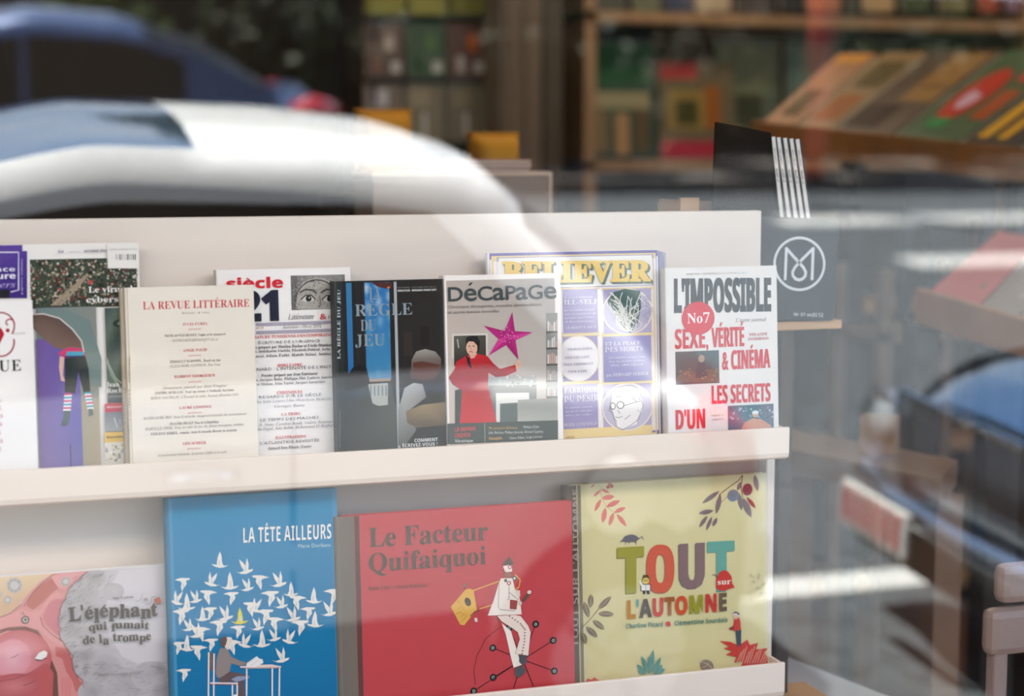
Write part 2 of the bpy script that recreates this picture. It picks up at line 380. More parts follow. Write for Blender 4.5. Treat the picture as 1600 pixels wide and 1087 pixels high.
for i in range(-6, 11):
    if k0 is None: k0 = MB().box((.004, -1.35, -.25), (.996, -1.2, .003)).build('kerbstone', mat('granite', 'A8A5A0', .8, bump=.5, bscale=200, var=.2, vscale=80), kb); o = k0
    else: o = k0.copy(); COL.objects.link(o); o.parent = kb
    o.location = (i, 0, 0)
PAINT = mat('road_paint', 'B5B6B2', .7, bump=.4, bscale=120, var=.12, vscale=20)
rm = empty('road_marking', (0, 0, RZL), kind='structure')
def mark(x0, x1, y0, y1, rz=0): MB().box((x0, y0, 0), (x1, y1, .004), rz=rz).build('painted_line', PAINT, rm)
mark(2.3, 3.35, -3.86, -3.70)
mark(6.4, 12, -9.8, -9.4); mark(6.4, 13, -11.8, -11.4)

# far pavement, added wall and buildings
MB().box((-40, -20, RZL), (45, -13.3, .02)).build('sidewalk_2', mat('far_pavement', '5E5A54', .9, bump=.4, bscale=60, var=.2), kind='structure')  # base colour darkened to stand for tree shade
MB().box((-40, -15.75, .02), (45, -15.45, 1.72)).build('wall_added', mat('added_dark_wall', '2E2A22', .9, bump=.6, bscale=12, var=.35, vscale=5, col2='1E2416'), kind='structure')  # added wall, keeps the bright horizon out of the hedge gaps
rnd = random.Random(11)
def leaf_cloud(name, parent, n, ex, greens, size, seed):
    r = random.Random(seed); vs = []; fs = []; cs = []
    for i in range(n):
        while True:
            p = Vector((r.uniform(-1, 1), r.uniform(-1, 1), r.uniform(-1, 1)))
            if .45 < p.length < 1: break
        lump = 1 + .22 * math.sin(5 * p.x + seed) * math.cos(4 * p.z + seed) ; p = Vector((p.x * ex[0], p.y * ex[1], p.z * ex[2])) * lump
        a = Vector((r.gauss(0, 1), r.gauss(0, 1), r.gauss(0, 1))).normalized(); b = a.cross(Vector((r.gauss(0, 1), r.gauss(0, 1), r.gauss(0, 1)))).normalized(); s_ = size * r.uniform(.6, 1.3)
        m = len(vs); vs += [p - a * s_, p + b * s_ * .5, p + a * s_, p - b * s_ * .5]; fs.append((m, m + 1, m + 2, m + 3)); c = lin(r.choice(greens)); cs += [c] * 4
    me = bpy.data.meshes.new(name); me.from_pydata([tuple(v) for v in vs], [], fs); me.materials.append(LEAFM); put_col(me, cs)
    o = bpy.data.objects.new(name, me); COL.objects.link(o); o.parent = parent; return o
ORD = 'first second third fourth fifth sixth seventh eighth ninth tenth eleventh twelfth thirteenth fourteenth fifteenth'.split()
BARK = mat('bark', '4A3A2C', .9, bump=1, bscale=25, var=.3, vscale=12)
GR = [['1E2A14', '2A3A1A', '18220F'], ['4A5A22', '36481C', '5A6628'], ['1A2414', '232E1A', '2C3418'], ['3A3018', '4A3A20', '2A2814']]
for i in range(15):
    gi = [1, 0, 3, 1, 0, 2, 2, 3, 2, 0, 2, 3, 0, 2, 2][i]
    r_ = empty('shrub', (-3.2 + i * 1.46, -14.4 + (i % 3) * .1, .02), label=['dark green', 'olive green', 'dark', 'brownish'][[1, 0, 3, 1, 0, 2, 2, 3, 2, 0, 2, 3, 0, 2, 2][i]] + ' roadside shrub, ' + ORD[i] + ' of the hedge counted from behind the blue saloon', cat='shrub', group='shrubs of the hedge across the road')
    leaf_cloud('foliage', r_, 1500, (.68, .55, .78), GR[gi], .085, i).location.z = .86
    MB().tube([(0, 0, 0), (.03, 0, .5), (0, .02, 1.0)], [.05, .04, .02], 8).build('stem', BARK, r_)
bld = tag(empty('apartment_building', (-31, -17, 0)), 'dark stone apartment building across the road behind the hedge', 'building')
MB().box((-14, -8, 0), (22, 0, 11)).build('wall', mat('old_stone', '5A4E40', .9, bump=.5, bscale=10, var=.3, vscale=2), bld)
wf = None
for fl_ in range(3):
    for i in range(14):
        if wf is None: wf = MB().box((-.6, 0, -.9), (.6, .07, .9)).build('window', mat('old_window_frame', 'B8B0A0', .6, var=.05), bld); o = wf; MB().box((-.52, .071, -.82), (.52, .08, .82)).build('pane', mat('old_window_glass', '15191C', .08, var=.02), wf)
        else: o = copy_tree(wf, bld)
        o.location = (-12.5 + i * 2.5, 0, 2 + fl_ * 3.2)
for i, (x, y, hgt) in enumerate([(-5.5, -13.6, 5.5), (3.5, -17.2, 4.4), (-5.0, -18.4, 6.0), (20, -13.4, 5.6)]):
    t_ = empty('street_tree', (x, y, .02), label=ORD[i] + ' leafy street tree across the road counted from behind the blue saloon', cat='tree', group='street trees across the road')
    MB().tube([(0, 0, 0), (.05, 0, 1.6), (-.04, .05, 3.2), (.02, 0, hgt - .5)], [.17, .13, .11, .05], 10).build('trunk', BARK, t_, smooth=True)
    leaf_cloud('crown', t_, 5000, (1.7, 1.7, 1.7), GR[i % 3], .14, 40 + i).location.z = hgt
po = empty('street_post', (7.1, -12.4, .02), label='slim reddish post standing on the far pavement before the hedge', cat='post')
MB().tube([(0, 0, 0), (0, 0, 2.7)], .1, 14).build('pole', mat('red_paint', 'A83A30', .45, coat=.3, var=.1), po, smooth=True)
MB().tube([(0, 0, 0), (0, 0, .12)], .17, 14).build('base', mat('cast_iron', '2A2A2A', .6, var=.1), po)
MB().tube([(0, 0, 2.7), (0, 0, 2.76), (0, 0, 2.82)], [.13, .12, .03], 14).build('cap', mat('cast_iron', '2A2A2A', .6), po)

# ------------------------------------------------------------------ cars
TYRE = mat('tyre_rubber', '141414', .85, bump=.5, bscale=80, var=.1); RIM = mat('alloy_rim', 'A5A8AB', .3, metal=.9, var=.03)
CARGLASS = mat('car_glass', '0B0E10', .04, spec=.5, ior=1.6, var=.05); ROOFGLASS = mat('sky_tinted_glass', '86B4E0', .09, metal=.85, coat=1, var=.04)  # roof glass tinted blue to stand for the sky it mirrors
CHROME = mat('chrome', 'D8DADC', .12, metal=1, var=.02); BLACKP = mat('black_plastic', '161718', .6, bump=.2, bscale=120, var=.05)
REDL = mat('red_lamp_lens', 'C01018', .15, coat=1, spec=.8, var=.1); WHL = mat('clear_lamp_lens', '8E989E', .08, coat=1, var=.03)
def interp(tab, x):
    if x <= tab[0][0]: return tab[0][1]
    for (a, b), (c, d) in zip(tab, tab[1:]):
        if x <= c: t = (x - a) / (c - a); t = t * t * (3 - 2 * t) * .5 + t * .5; return b + (d - b) * t
    return tab[-1][1]
def car(loc, L, W, belt, hoodz, roof, wheels, paint, lab, plastic=.22, roofwin=None, pill=(), wr=.31, flip=False, glassf=(0, 0), roofin=.30, side_glass=None, shear=(9, 10, 0, 0)):
    """front at x = 0 pointing to -x. belt/hoodz/roof: (x, z) tables above the road."""
    r = empty('car', loc, (0, 0, math.pi if flip else 0), label=lab, cat='car'); hw = W / 2
    xs = sorted(set([round(i * L / 110, 4) for i in range(111)]))
    def plan(x):
        u = abs(x - L / 2) / (L / 2); return hw * (1 - .30 * u ** 7 - .03 * u ** 2)
    def bot(x):
        z = .24 + .10 * max(0, (abs(x - L / 2) / (L / 2)) ** 8)
        for wx in wheels:
            q = (wr + .055) ** 2 - (x - wx) ** 2
            if q > 0: z = max(z, wr + math.sqrt(q))
        return z
    rows = []
    for x in xs:
        p = plan(x); bz = bot(x); be = interp(belt, x); hz = interp(hoodz, x); sh = [(-.0, p * .93, .24)]
        zs = [bz, bz + (be - bz) * .18, bz + (be - bz) * .5, bz + (be - bz) * .80, be - .015, be + (hz - be) * .25, be + (hz - be) * .75, hz]
        ws = [.965, .99, 1.0, .985, .955, .90, .55, 0]
        half = [(x, p * a, z) for a, z in zip(ws, zs)]
        rows.append([(a, b, c) for a, b, c in half] + [(a, -b, c) for a, b, c in half[-2::-1]])
    body = MB().grid(rows); n0 = 0; m = len(rows[0]); n = len(rows)
    body.f.append(tuple(range(m))); body.f.append(tuple((n - 1) * m + i for i in range(m)))
    bo = body.build('body', paint, r, smooth=True)
    ms = bo.modifiers.new('edge', 'EDGE_SPLIT'); ms.split_angle = rad(50)
    MB().box((.12, -hw * .86, .17), (L - .12, hw * .86, .60)).build('underbody', BLACKP, r)
    # cabin
    xc = [x for x in xs if roof[0][0] <= x <= roof[-1][0]]; rw = []
    for x_ in xc:
        w_ = 0 if x_ < shear[0] else math.sin(min(1, (x_ - shear[0]) / (shear[1] - shear[0])) * math.pi / 2) if x_ < shear[1] else math.cos(min(1, (x_ - shear[1]) / (roof[-1][0] - shear[1])) * math.pi / 2)
        x = x_ - shear[2] * w_; xb = x_ + shear[3] * w_; hz = interp(hoodz, x); tz = max(interp(roof, x), hz + .002); hh = tz - hz; be = interp(belt, xb) - .02; p = plan(xb)
        wrf = p * .93 - max(0, hh) * roofin
        base = (xb, p * .94, be); rail = (x, wrf, tz - .07 * min(1, hh / .2)); lerp = lambda t: tuple(base[i] + (rail[i] - base[i]) * t for i in range(3))
        half = [base, lerp(.1), lerp(.88), rail, (x, wrf * .90, tz - .015), (x, wrf * .5, tz + .02 * min(1, hh / .2)), (x, 0, tz + .028 * min(1, hh / .2))]
        rw.append([(a, b, c) for a, b, c in half] + [(a, -b, c) for a, b, c in half[-2::-1]])
    P_ = MB(); G_ = MB(); Rf = MB()
    for q in (P_, G_, Rf): q.v = [Vector(p) for row in rw for p in row]
    m = len(rw[0]); fx = side_glass or (roof[0][0] + .35, roof[-1][0] - .35)
    for i in range(len(rw) - 1):
        x = (xc[i] + xc[i + 1]) / 2
        for k in range(m - 1):
            f = (i * m + k, i * m + k + 1, (i + 1) * m + k + 1, (i + 1) * m + k); kk = min(k, m - 2 - k)
            side = kk == 1 and fx[0] < x < fx[1] and not any(abs(x - q) < .035 for q in pill)
            front = kk >= 4 and roof[0][0] + .04 < x < glassf[0]; rear = kk >= 3 and glassf[1] < x < roof[-1][0] - .06
            if roofwin and kk >= 4 and roofwin[0] < x < roofwin[1]: Rf.f.append(f)
            elif side or front or rear: G_.f.append(f)
            else: P_.f.append(f)
    for q, nm, mt in ((P_, 'roof', paint), (G_, 'window_glass', CARGLASS), (Rf, 'glass_roof', ROOFGLASS)):
        if q.f: q.build(nm, mt, r, smooth=True)
    # wheels
    for wx in wheels:
        for s in (1, -1):
            y0 = s * (hw - .20); y1 = s * (hw - .015); yy = sorted((y0, y1))
            t = MB().tube([(wx, y0, wr), (wx, y0 + (y1 - y0) * .08, wr), (wx, y0 + (y1 - y0) * .9, wr), (wx, y1, wr)], [wr * .93, wr, wr, wr * .92], 32).build('wheel', TYRE, r, smooth=False)
            MB().tube([(wx, y1 - s * .02, wr), (wx, y1 + s * .004, wr)], [wr * .66, wr * .64], 28).build('rim', RIM, t)
            h = MB()
            for a in range(5):
                an = a * 1.2566; ca, sa = math.cos(an), math.sin(an); h.tube([(wx + ca * .04, y1 + s * .008, wr + sa * .04), (wx + ca * wr * .6, y1 + s * .006, wr + sa * wr * .6)], [.035, .02], 6)
            h.build('rim_spokes', CHROME, t)
    return r, plan
# white hatchback parked in front of the shop window
WHITE = mat('white_car_paint', 'F1F1EE', .28, coat=.6, spec=.5, var=.015, vscale=2)
CX, CY = -1.80, -3.62
hb, plan = car((CX, CY, RZL), 3.82, 1.72, [(0, .56), (.35, .76), (1.0, .92), (3.0, .98), (3.45, .92), (3.82, .66)],
    [(0, .60), (.2, .80), (.95, 1.0), (3.2, 1.02), (3.55, .96), (3.82, .76)],
    [(.9, 1.0), (1.25, 1.22), (1.62, 1.43), (2.1, 1.52), (2.6, 1.505), (2.9, 1.475), (3.06, 1.43), (3.13, 1.37), (3.45, 1.13), (3.62, .98), (3.74, .88)], (.66, 3.32), WHITE,
    'white hatchback with dark glass roof parked at the kerb, reflected across the window', roofwin=(1.62, 2.34), pill=(), wr=.275, glassf=(1.6, 3.12), side_glass=(1.25, 2.80), shear=(1.9, 2.86, 0, .5))
s = 1
for sy in (1, -1):
    tl = MB().tube([(3.62, sy * .72, .58), (3.66, sy * .73, .66), (3.64, sy * .74, .78), (3.56, sy * .75, .88)], [.03, .07, .07, .03], 10).build('tail_light', REDL, hb, smooth=True)
    MB().tube([(3.64, sy * .79, .62), (3.68, sy * .77, .63)], .035, 10).build('reversing_lens', WHL, tl, smooth=True)
    MB().tube([(.20, sy * .70, .62), (.30, sy * .765, .68), (.42, sy * .80, .72)], [.04, .085, .03], 10).build('head_light', WHL, hb, smooth=True)
    MB().tube([(1.18, sy * .84, 1.0), (1.17, sy * .93, 1.03), (1.20, sy * 1.0, 1.03)], [.03, .07, .05], 8).build('side_mirror', WHITE, hb, smooth=True)
    MB().tube([(2.22, sy * .862, .80), (2.30, sy * .885, .80), (2.38, sy * .862, .80)], .018, 8).build('door_handle', CHROME, hb, smooth=True)
    for xx in (1.22, 2.50): MB().box((xx, sy * .852 - .004, .34), (xx + .007, sy * .852 + .004, .92)).build('door_gap', BLACKP, hb)
    MB().sweep([(sy * .80, .18), (sy * .868, .20), (sy * .876, .40), (sy * .84, .43)], 1.0, 2.98).build('sill_shade', BLACKP, hb)  # black strip stands for the shade below the body edge
ff = MB().tube([(3.46 - .155, .835, .69), (3.46 - .155, .862, .69)], [.098, .095], 36).build('fuel_flap', WHITE, hb)
MB().tube([(3.46 - .155, .838, .69), (3.46 - .155, .853, .69)], [.101, .101], 36).build('fuel_flap_gap', BLACKP, hb)
MB().box((3.70, -.62, .28), (3.86, .62, .50)).build('rear_bumper', WHITE, hb, bevel=.05); MB().box((-.05, -.6, .26), (.12, .6, .50)).build('front_bumper', WHITE, hb, bevel=.05)
MB().box((3.70, -.26, .70), (3.84, .26, .81)).build('licence_plate', mat('plate_white', 'D8D8D2', .5, var=.03), hb)
# blue saloon driving on the far lane
BLUE = mat('slate_blue_car_paint', '44587E', .3, metal=.3, coat=.8, spec=.5, var=.03)
sl, _ = car((-2.2, -10.85, RZL), 4.62, 1.80, [(0, .62), (.6, .80), (1.4, .92), (3.9, 1.06), (4.62, .92)], [(0, .66), (.5, .86), (1.4, 1.0), (3.9, 1.12), (4.45, 1.13), (4.62, .98)],
    [(1.3, 1.0), (1.8, 1.28), (2.2, 1.50), (2.7, 1.58), (3.2, 1.55), (3.7, 1.40), (4.2, 1.15)], (.85, 3.68), BLUE,
    'slate blue saloon on the far lane, blurred above the white roof', pill=(2.62,), glassf=(2.15, 3.35), side_glass=(1.85, 3.62), wr=.33)
for sy in (1, -1):
    MB().tube([(4.28, sy * .77, .98), (4.42, sy * .76, .97), (4.58, sy * .64, .96)], [.07, .13, .09], 10).build('tail_light', REDL, sl, smooth=True)
    MB().tube([(.12, sy * .62, .70), (.3, sy * .76, .74), (.5, sy * .83, .78)], [.05, .08, .03], 10).build('head_light', WHL, sl, smooth=True)
    MB().tube([(1.6, sy * .86, 1.0), (1.6, sy * .98, 1.03)], [.04, .07], 8).build('side_mirror', BLUE, sl, smooth=True)
    for hx in (2.4, 3.35): MB().tube([(hx, sy * .885, .9), (hx + .08, sy * .91, .9), (hx + .16, sy * .885, .9)], .014, 8).build('door_handle', BLUE, sl, smooth=True)
MB().box((4.5, -.26, .62), (4.64, .26, .73)).build('licence_plate', mat('plate_white', 'D8D8D2', .5), sl)
# dark car parked behind the hatchback
DARK = mat('sky_tinted_car_paint', '7FA4C4', .12, metal=.92, coat=1, spec=.8, var=.05)  # pale blue tint puts reflected sky into the dark car's colour
DX, DY = 2.68, -2.93
dk, _ = car((DX, DY, RZL), 4.5, 1.52, [(0, .70), (.3, .79), (1.4, .90), (3.9, .95), (4.5, .88)], [(0, .77), (.12, .85), (1.4, 1.0), (3.9, 1.02), (4.5, .95)],
    [(1.4, .92), (1.8, 1.18), (2.2, 1.36), (2.8, 1.42), (3.4, 1.36), (3.9, 1.1), (4.1, .98)], (.82, 3.5), DARK,
    'glossy dark car tinted with sky colour, chrome bumper, parked behind the white hatchback', pill=(2.75,), glassf=(2.1, 3.3), side_glass=(1.9, 3.5), wr=.32)
MB().tube([(.10, -.80, .44), (-.02, -.66, .44), (-.09, -.35, .44), (-.11, 0, .44), (-.09, .35, .44), (-.02, .66, .44), (.10, .80, .44), (.35, .86, .44)], .042, 12).build('chrome_bumper', CHROME, dk, smooth=True)
gr = MB().box((-.02, -.46, .50), (.10, .46, .73)).build('grille', mat('grille_brown', '5A3E2C', .5, var=.1), dk)
for i in range(8): MB().box((-.035, -.45, .515 + i * .026), (-.017, .45, .523 + i * .026)).build('grille_bar', CHROME, gr)
MB().tube([(-.03, -.47, .49), (-.035, -.47, .74), (-.035, .47, .74), (-.03, .47, .49), (-.03, -.47, .49)], .014, 8).build('grille_surround', CHROME, dk)
for sy in (1, -1):
    hl = MB().tube([(.10, sy * .60, .60), (-.015, sy * .60, .60)], [.10, .09], 24).build('head_light', WHL, dk, smooth=True)
    MB().tube([(-.012, sy * .60 + .112 * math.cos(t * .2618), .60 + .112 * math.sin(t * .2618)) for t in range(25)], .012, 6).build('lamp_ring', CHROME, hl, smooth=True)
    MB().tube([(1.55, sy * .80, .93), (1.55, sy * .92, .97)], [.03, .06], 8).build('side_mirror', DARK, dk, smooth=True)
pl = MB().box((-.17, -.54, .33), (-.155, -.17, .46)).build('licence_plate', mat('plate_white', 'D8D8D2', .5), dk)
lt = MB()
for i in range(6): lt.box((-.173, -.525 + i * .058, .345), (-.1705, -.495 + i * .058, .445))
lt.build('plate_lettering', mat('plate_red', 'B5302A', .5, var=.05), pl)
MB().box((-.02, -.74, .20), (.2, .74, .36)).build('lower_valance', BLACKP, dk, bevel=.03)
# silver car far up the road
SILV = mat('silver_car_paint', 'A9B4C0', .25, metal=.5, coat=.8, var=.03)
sv = copy_tree(sl); sv.location = (10.4, -11.6, RZL); sv['label'] = 'silver saloon far along the road beyond the red post'
for ch in sv.children:
    if ch.data.materials[0] == BLUE: ch.data = ch.data.copy(); ch.data.materials[0] = SILV

# ------------------------------------------------------------------ display rack
YP = 1.2
RACKW = mat('rack_white_lacquer', 'E8DCD2', .55, coat=0, spec=.3, bump=.05, bscale=30, var=.015)
XR = at(1189, 400, y=YP).x; XL = -1.0; XLIP = 1.037
ZT = at(600, 336, y=YP).z; ZU, ZUL, ZUB = 1.300, 1.3335, 1.2905; ZW, ZWL, ZWB = .972, 1.0135, .965
rk = empty('display_rack', (0, YP, .90), label='white lacquered display rack with two ledges of magazines and books', cat='display rack')
def inr(mb):
    for v in mb.v: v.y -= YP; v.z -= .90
    return mb
inr(MB().box((XL, YP, .90), (XR, YP + .018, ZT))).build('back_panel', RACKW, rk, bevel=.0015)
for nm, z0, z1, zb in (('ledge', ZU, ZUL, ZUB), ('ledge', ZW, ZWL, ZWB)):
    f = 1.105; prof = [(YP - .001, zb), (f + .008, zb), (f + .002, zb + .003), (f, zb + .009), (f, z1 - .001), (f + .001, z1), (f + .005, z1), (f + .006, z1 - .001), (f + .006, z0), (YP - .001, z0)]
    lg = inr(MB().sweep(prof, XL, XLIP)).build('ledge', RACKW, rk)
    inr(MB().box((XLIP - .0035, f + .006, z0), (XLIP, YP - .001, z1 - .002))).build('end_cap', RACKW, lg)
inr(MB().box((XR - .001, YP - .03, .90), (XR + .012, YP + .03, ZUB - .004))).build('upright', RACKW, rk, bevel=.002)
inr(MB().box((XL, YP + .018, .90), (XL + .03, YP + .25, ZT - .03))).build('rear_bracket', RACKW, rk)
inr(MB().box((XR - .06, YP + .018, .90), (XR - .03, YP + .25, ZT - .03))).build('rear_bracket', RACKW, rk)
# white plinth carrying the rack
A_ = at(1200, 1012, z=.90); B_ = at(1392, 1087, z=.90); d_ = (B_ - A_).normalized(); E1 = A_ - d_ * .02; E2 = B_ + d_ * .06
pt = empty('display_plinth', (0, 0, 0), label='pale grey plinth under the white display rack, its corner edge in view', cat='plinth')
lo = [(XL - .1, 1.03, .86), (E2.x, E2.y, .86), (E1.x, E1.y, .86), (XL - .1, E1.y, .86)]; hi = [(a, b, .90) for a, b, c in lo]
PLM = mat('plinth_grey', 'B9BCC2', .35, coat=.2, var=.03)
MB().hexa(lo, hi).build('plinth_top', PLM, pt, bevel=.004)
MB().hexa([(a * .96 + .02, b * .96 + .04, 0) for a, b, c in lo], [(a * .96 + .02, b * .96 + .04, .86) for a, b, c in lo]).build('plinth_body', mat('plinth_body', '9EA1A6', .5, var=.03), pt)

# ------------------------------------------------------------------ printed matter, upper ledge
YB, YF = 1.148, 1.122   # foot of the back and of the front layer
WH = 'E8E4E0'
# 1 wide magazine with the crowd photograph
r, S, W, H = book('magazine', 'magazine with crowd photograph and purple badge, behind the white review, far end', 'magazine', -75, 218, 430, 380.5, YB, ZU, .012, WH, top_x=120)
S.poly([(-70, 381), (35, 381), (35, 392), (42.5, 392), (42.5, 466), (-70, 466)], '4A2E86', cols=['5A3F96', '5A3F96', '4E3590', '4E3590', '3A1F78', '3A1F78'])
S.line([(-70, 394), (29, 394), (29, 453), (17, 456)], 2, 'E8E2F0')
S.rect(-70, 454, 15, 466, '15101C')
S.smooth(46.5, 405.5, 215, 478, 1, 1, lambda u, v: '3A4438')
S.spot(47, 406, 214.5, 477.5, 1100, ['20281E', '2C3A2C', '4A5A48', '6A6A58', 'B8A890', '5A3A34', '8A8A80', '1A1E1A', '39503A', 'C8C0B0', '7A3A34'], 1.2, 3.2, 3)
S.poly([(78, 477), (95, 462), (120, 440), (136, 426), (139, 430), (124, 448), (108, 465), (96, 477)], '9A8A78'); S.spot(80, 430, 138, 476, 60, ['8A7A68', 'A89880', '5A5A48'], 1, 2.5, 8)
S.ell(141, 441, 3.5, 4, 'B84A4A', 8); S.ell(93, 452, 3, 2, 'B05040', 8)
S.rect(167, 381, 217, 418.5, WH)
S.line([(167, 389), (167, 419), (214, 419)], .8, 'C8C4C0')
rb = random.Random(2); x = 180
while x < 213: wd = rb.choice([.7, 1.2, 1.8]); S.rect(x, 397, x + wd, 406, '303030'); x += wd + rb.choice([.8, 1.3, 2])
# bending figure picture
S.smooth(56, 481, 158, 731, 12, 22, lambda u, v: (112 + 20 * u, 128 + 8 * u, 130) if v < .55 else (150 + 20 * u, 142 + 15 * u, 130))
for i in range(8): S.rect(62 + i * 6, 482, 64 + i * 6, 500 + i * 3, '57707C')
S.smooth(56, 530, 130, 731, 6, 14, lambda u, v: (118 - 30 * u + 20 * v, 92 - 14 * u + 24 * v, 160 + 8 * v))
S.poly([(56, 492), (70, 492), (95, 500), (118, 520), (131, 548), (131, 600), (158, 604), (158, 560), (140, 500), (110, 486), (56, 484)], '6E8280', cols=['6E8280'] * 11)
S.poly([(50, 492), (68, 491), (92, 498), (112, 515), (126, 533), (129, 549), (104, 548), (84, 542), (66, 528), (52, 512)], '6E5850', cols=['5E4A44'] * 4 + ['7A6258'] * 6)
S.line([(52, 491), (68, 490), (93, 497), (113, 514), (127, 532), (131, 550)], 1.8, 'D8CCC8')
S.poly([(90, 551), (106, 542), (128, 544), (134, 558), (122, 560), (104, 560), (96, 556)], 'C8406E')
S.poly([(93, 556), (100, 558), (98, 586), (102, 596), (95, 594), (92, 575)], 'D8B0A0')
S.poly([(104, 549), (130, 549), (131, 556), (103, 556)], '4AA0C0'); S.line([(101, 557), (132, 556)], 2.5, '26336A')
S.poly([(101, 559), (133, 556), (138, 575), (141, 612), (131, 616), (122, 580), (117, 614), (101, 612), (101, 585)], '1C2A2C')
for i in range(5):
    S.rect(100 - .4 * i, 614 + i * 5.4, 112 - .4 * i, 617 + i * 5.4, ['C8407A', '38A0B8'][i % 2]); S.rect(100 - .4 * i, 617 + i * 5.4, 112 - .4 * i, 619.5 + i * 5.4, 'F0ECEC')
    S.rect(132 + i, 612 + i * 5.2, 142 + i, 615 + i * 5.2, ['38A0B8', 'C8407A'][i % 2]); S.rect(132 + i, 615 + i * 5.2, 142 + i, 617.5 + i * 5.2, 'F0ECEC')
S.poly([(99, 641), (109, 641), (108, 655), (104, 665), (94, 665), (99, 652)], '4A5A50'); S.poly([(138, 638), (144, 638), (146, 648), (138, 650)], '5A6A60')
S.rect(109, 694, 111.5, 728, '3A3440')
# column of small pictures
S.smooth(163, 481, 216, 627, 6, 14, lambda u, v: (58 + 40 * math.sin(3 * u + 6 * v) ** 2, 78 + 36 * math.sin(3 * u + 6 * v) ** 2, 72 + 34 * math.sin(4 * u + 6 * v) ** 2) if v < .8 else (32, 44, 46))
S.ell(186, 505, 10, 6, '2A3A36'); S.ell(187, 505, 4, 3, '8A9A90'); S.line([(166, 560), (174, 585), (190, 610)], 4, '8A9A90'); S.line([(170, 570), (180, 590), (196, 604)], 2, 'A0B0A4')
S.rect(163, 630, 216, 643, 'B8203A'); S.smooth(163, 644, 216, 671, 3, 3, lambda u, v: (120 + 40 * v, 122 + 40 * v, 124 + 40 * v)); S.line([(178, 652), (183, 668), (187, 655), (191, 668), (196, 652)], 1.5, 'E0E0E0')
S.rect(163, 675, 216, 690, 'E0B850'); S.rect(163, 691, 216, 722, 'D8D4C8'); S.spot(164, 692, 215, 721, 50, ['A8A8A0', 'C8B868', '8A8A88', 'E8E4D8'], 1.5, 3.5, 4)
S.done('cover_print', r)
S.text(-37, 24.5, 425, 7, 'france', 'E4DCF4', 'bb', res=1); S.text(-40, 25, 436.5, 9, 'culture', 'F4F0FC', 'bb', track=-.02); S.text(-40, 25, 450, 9, 'papiers', 'B8A4E0', 'si')
S.text(90, 99, 395, 3.6, '53', '4A3A80', 'bb'); S.text(107, 124, 394.5, 2.5, 'trimestriel', '9A94A0', res=1); S.text(131, 166, 394, 3.6, 'AUTOMNE 2012', '3A3A5A', 'bb')
S.text(170, 214, 390.5, 2.2, 'numéro cinquante-trois', '8A8690', res=1)
S.text(137.5, 232, 457, 9.5, 'Le virus de la', 'F4F2EE', 'sb'); S.text(134, 232, 472.5, 9, 'cybersavane', 'F4F2EE', 'sb')
S.text(166, 186, 604, 7.5, 'Jean', 'E8ECE8', 'sb'); S.text(166, 214, 613.5, 7.5, 'Rochefort', 'E8ECE8', 'sb'); S.text(166, 205, 621, 4, 'entretien', '9AA8A4', 'si', res=1)
S.text(166, 190, 637, 3, 'Dossier', 'F0D0D4', 'bb', res=1); S.text(166, 195, 684, 3.2, 'Rencontres', '4A3A20', 'bb', res=1)
S.text(35, 35, 460, 3, 'papiers culture', 'C8B8EC', y1=404, vert=True, res=1)
S.done('lettering', r)
# 2 white review at the far end with red flourish
r, S, W, H = book('magazine', 'white review with large red flourish, in front of the crowd photograph magazine', 'magazine', -112, 55, 600, 469.5, YF, ZU, .016, 'EDEAEA', top_x=20)
def curl(cx, cy, r0, r1, a0, a1, w, col, n=22): S.line([(cx + (r0 + (r1 - r0) * i / n) * math.cos(a0 + (a1 - a0) * i / n), cy + (r0 + (r1 - r0) * i / n) * math.sin(a0 + (a1 - a0) * i / n)) for i in range(n + 1)], w, col)
RDD = '9A1A34'
curl(2, 510, 22, 20, -1.9, .6, 2.4, RDD); curl(14, 505, 9, 3, .4, -4.2, 2.2, RDD); curl(-2, 538, 18, 25, 1.6, -.35, 2.6, RDD); S.poly([(-6, 506), (-6, 548), (7, 522), (3, 514)], 'B01830'); S.ell(12, 516, 3.2, 3.2, RDD, 12)
S.poly([(-60, 505), (-20, 500), (-12, 520), (-20, 550), (-60, 548), (-72, 527)], 'B01830')
S.done('cover_print', r)
S.text(-100, 34, 584, 18, 'CRITIQUE', '1C1A1C', 'sb', track=.06); S.text(19, 39, 523, 4, '703/704', '8A8488', 'si', res=1)
S.text(-100, 4, 632, 4.5, 'Les livres, les idées', '9A9498', res=1)
for i, (t_, x1) in enumerate([('Philosophie', 3), ('Littérature et essais', 5), ('Histoire des formes', 4), ('Entretiens', 2), ('Sciences humaines', 5), ('Notes de lecture', 3)]): S.text(-90, x1, 644 + i * 13, 6, t_.upper(), 'B04A5E', 'sb', res=1)
S.done('lettering', r)
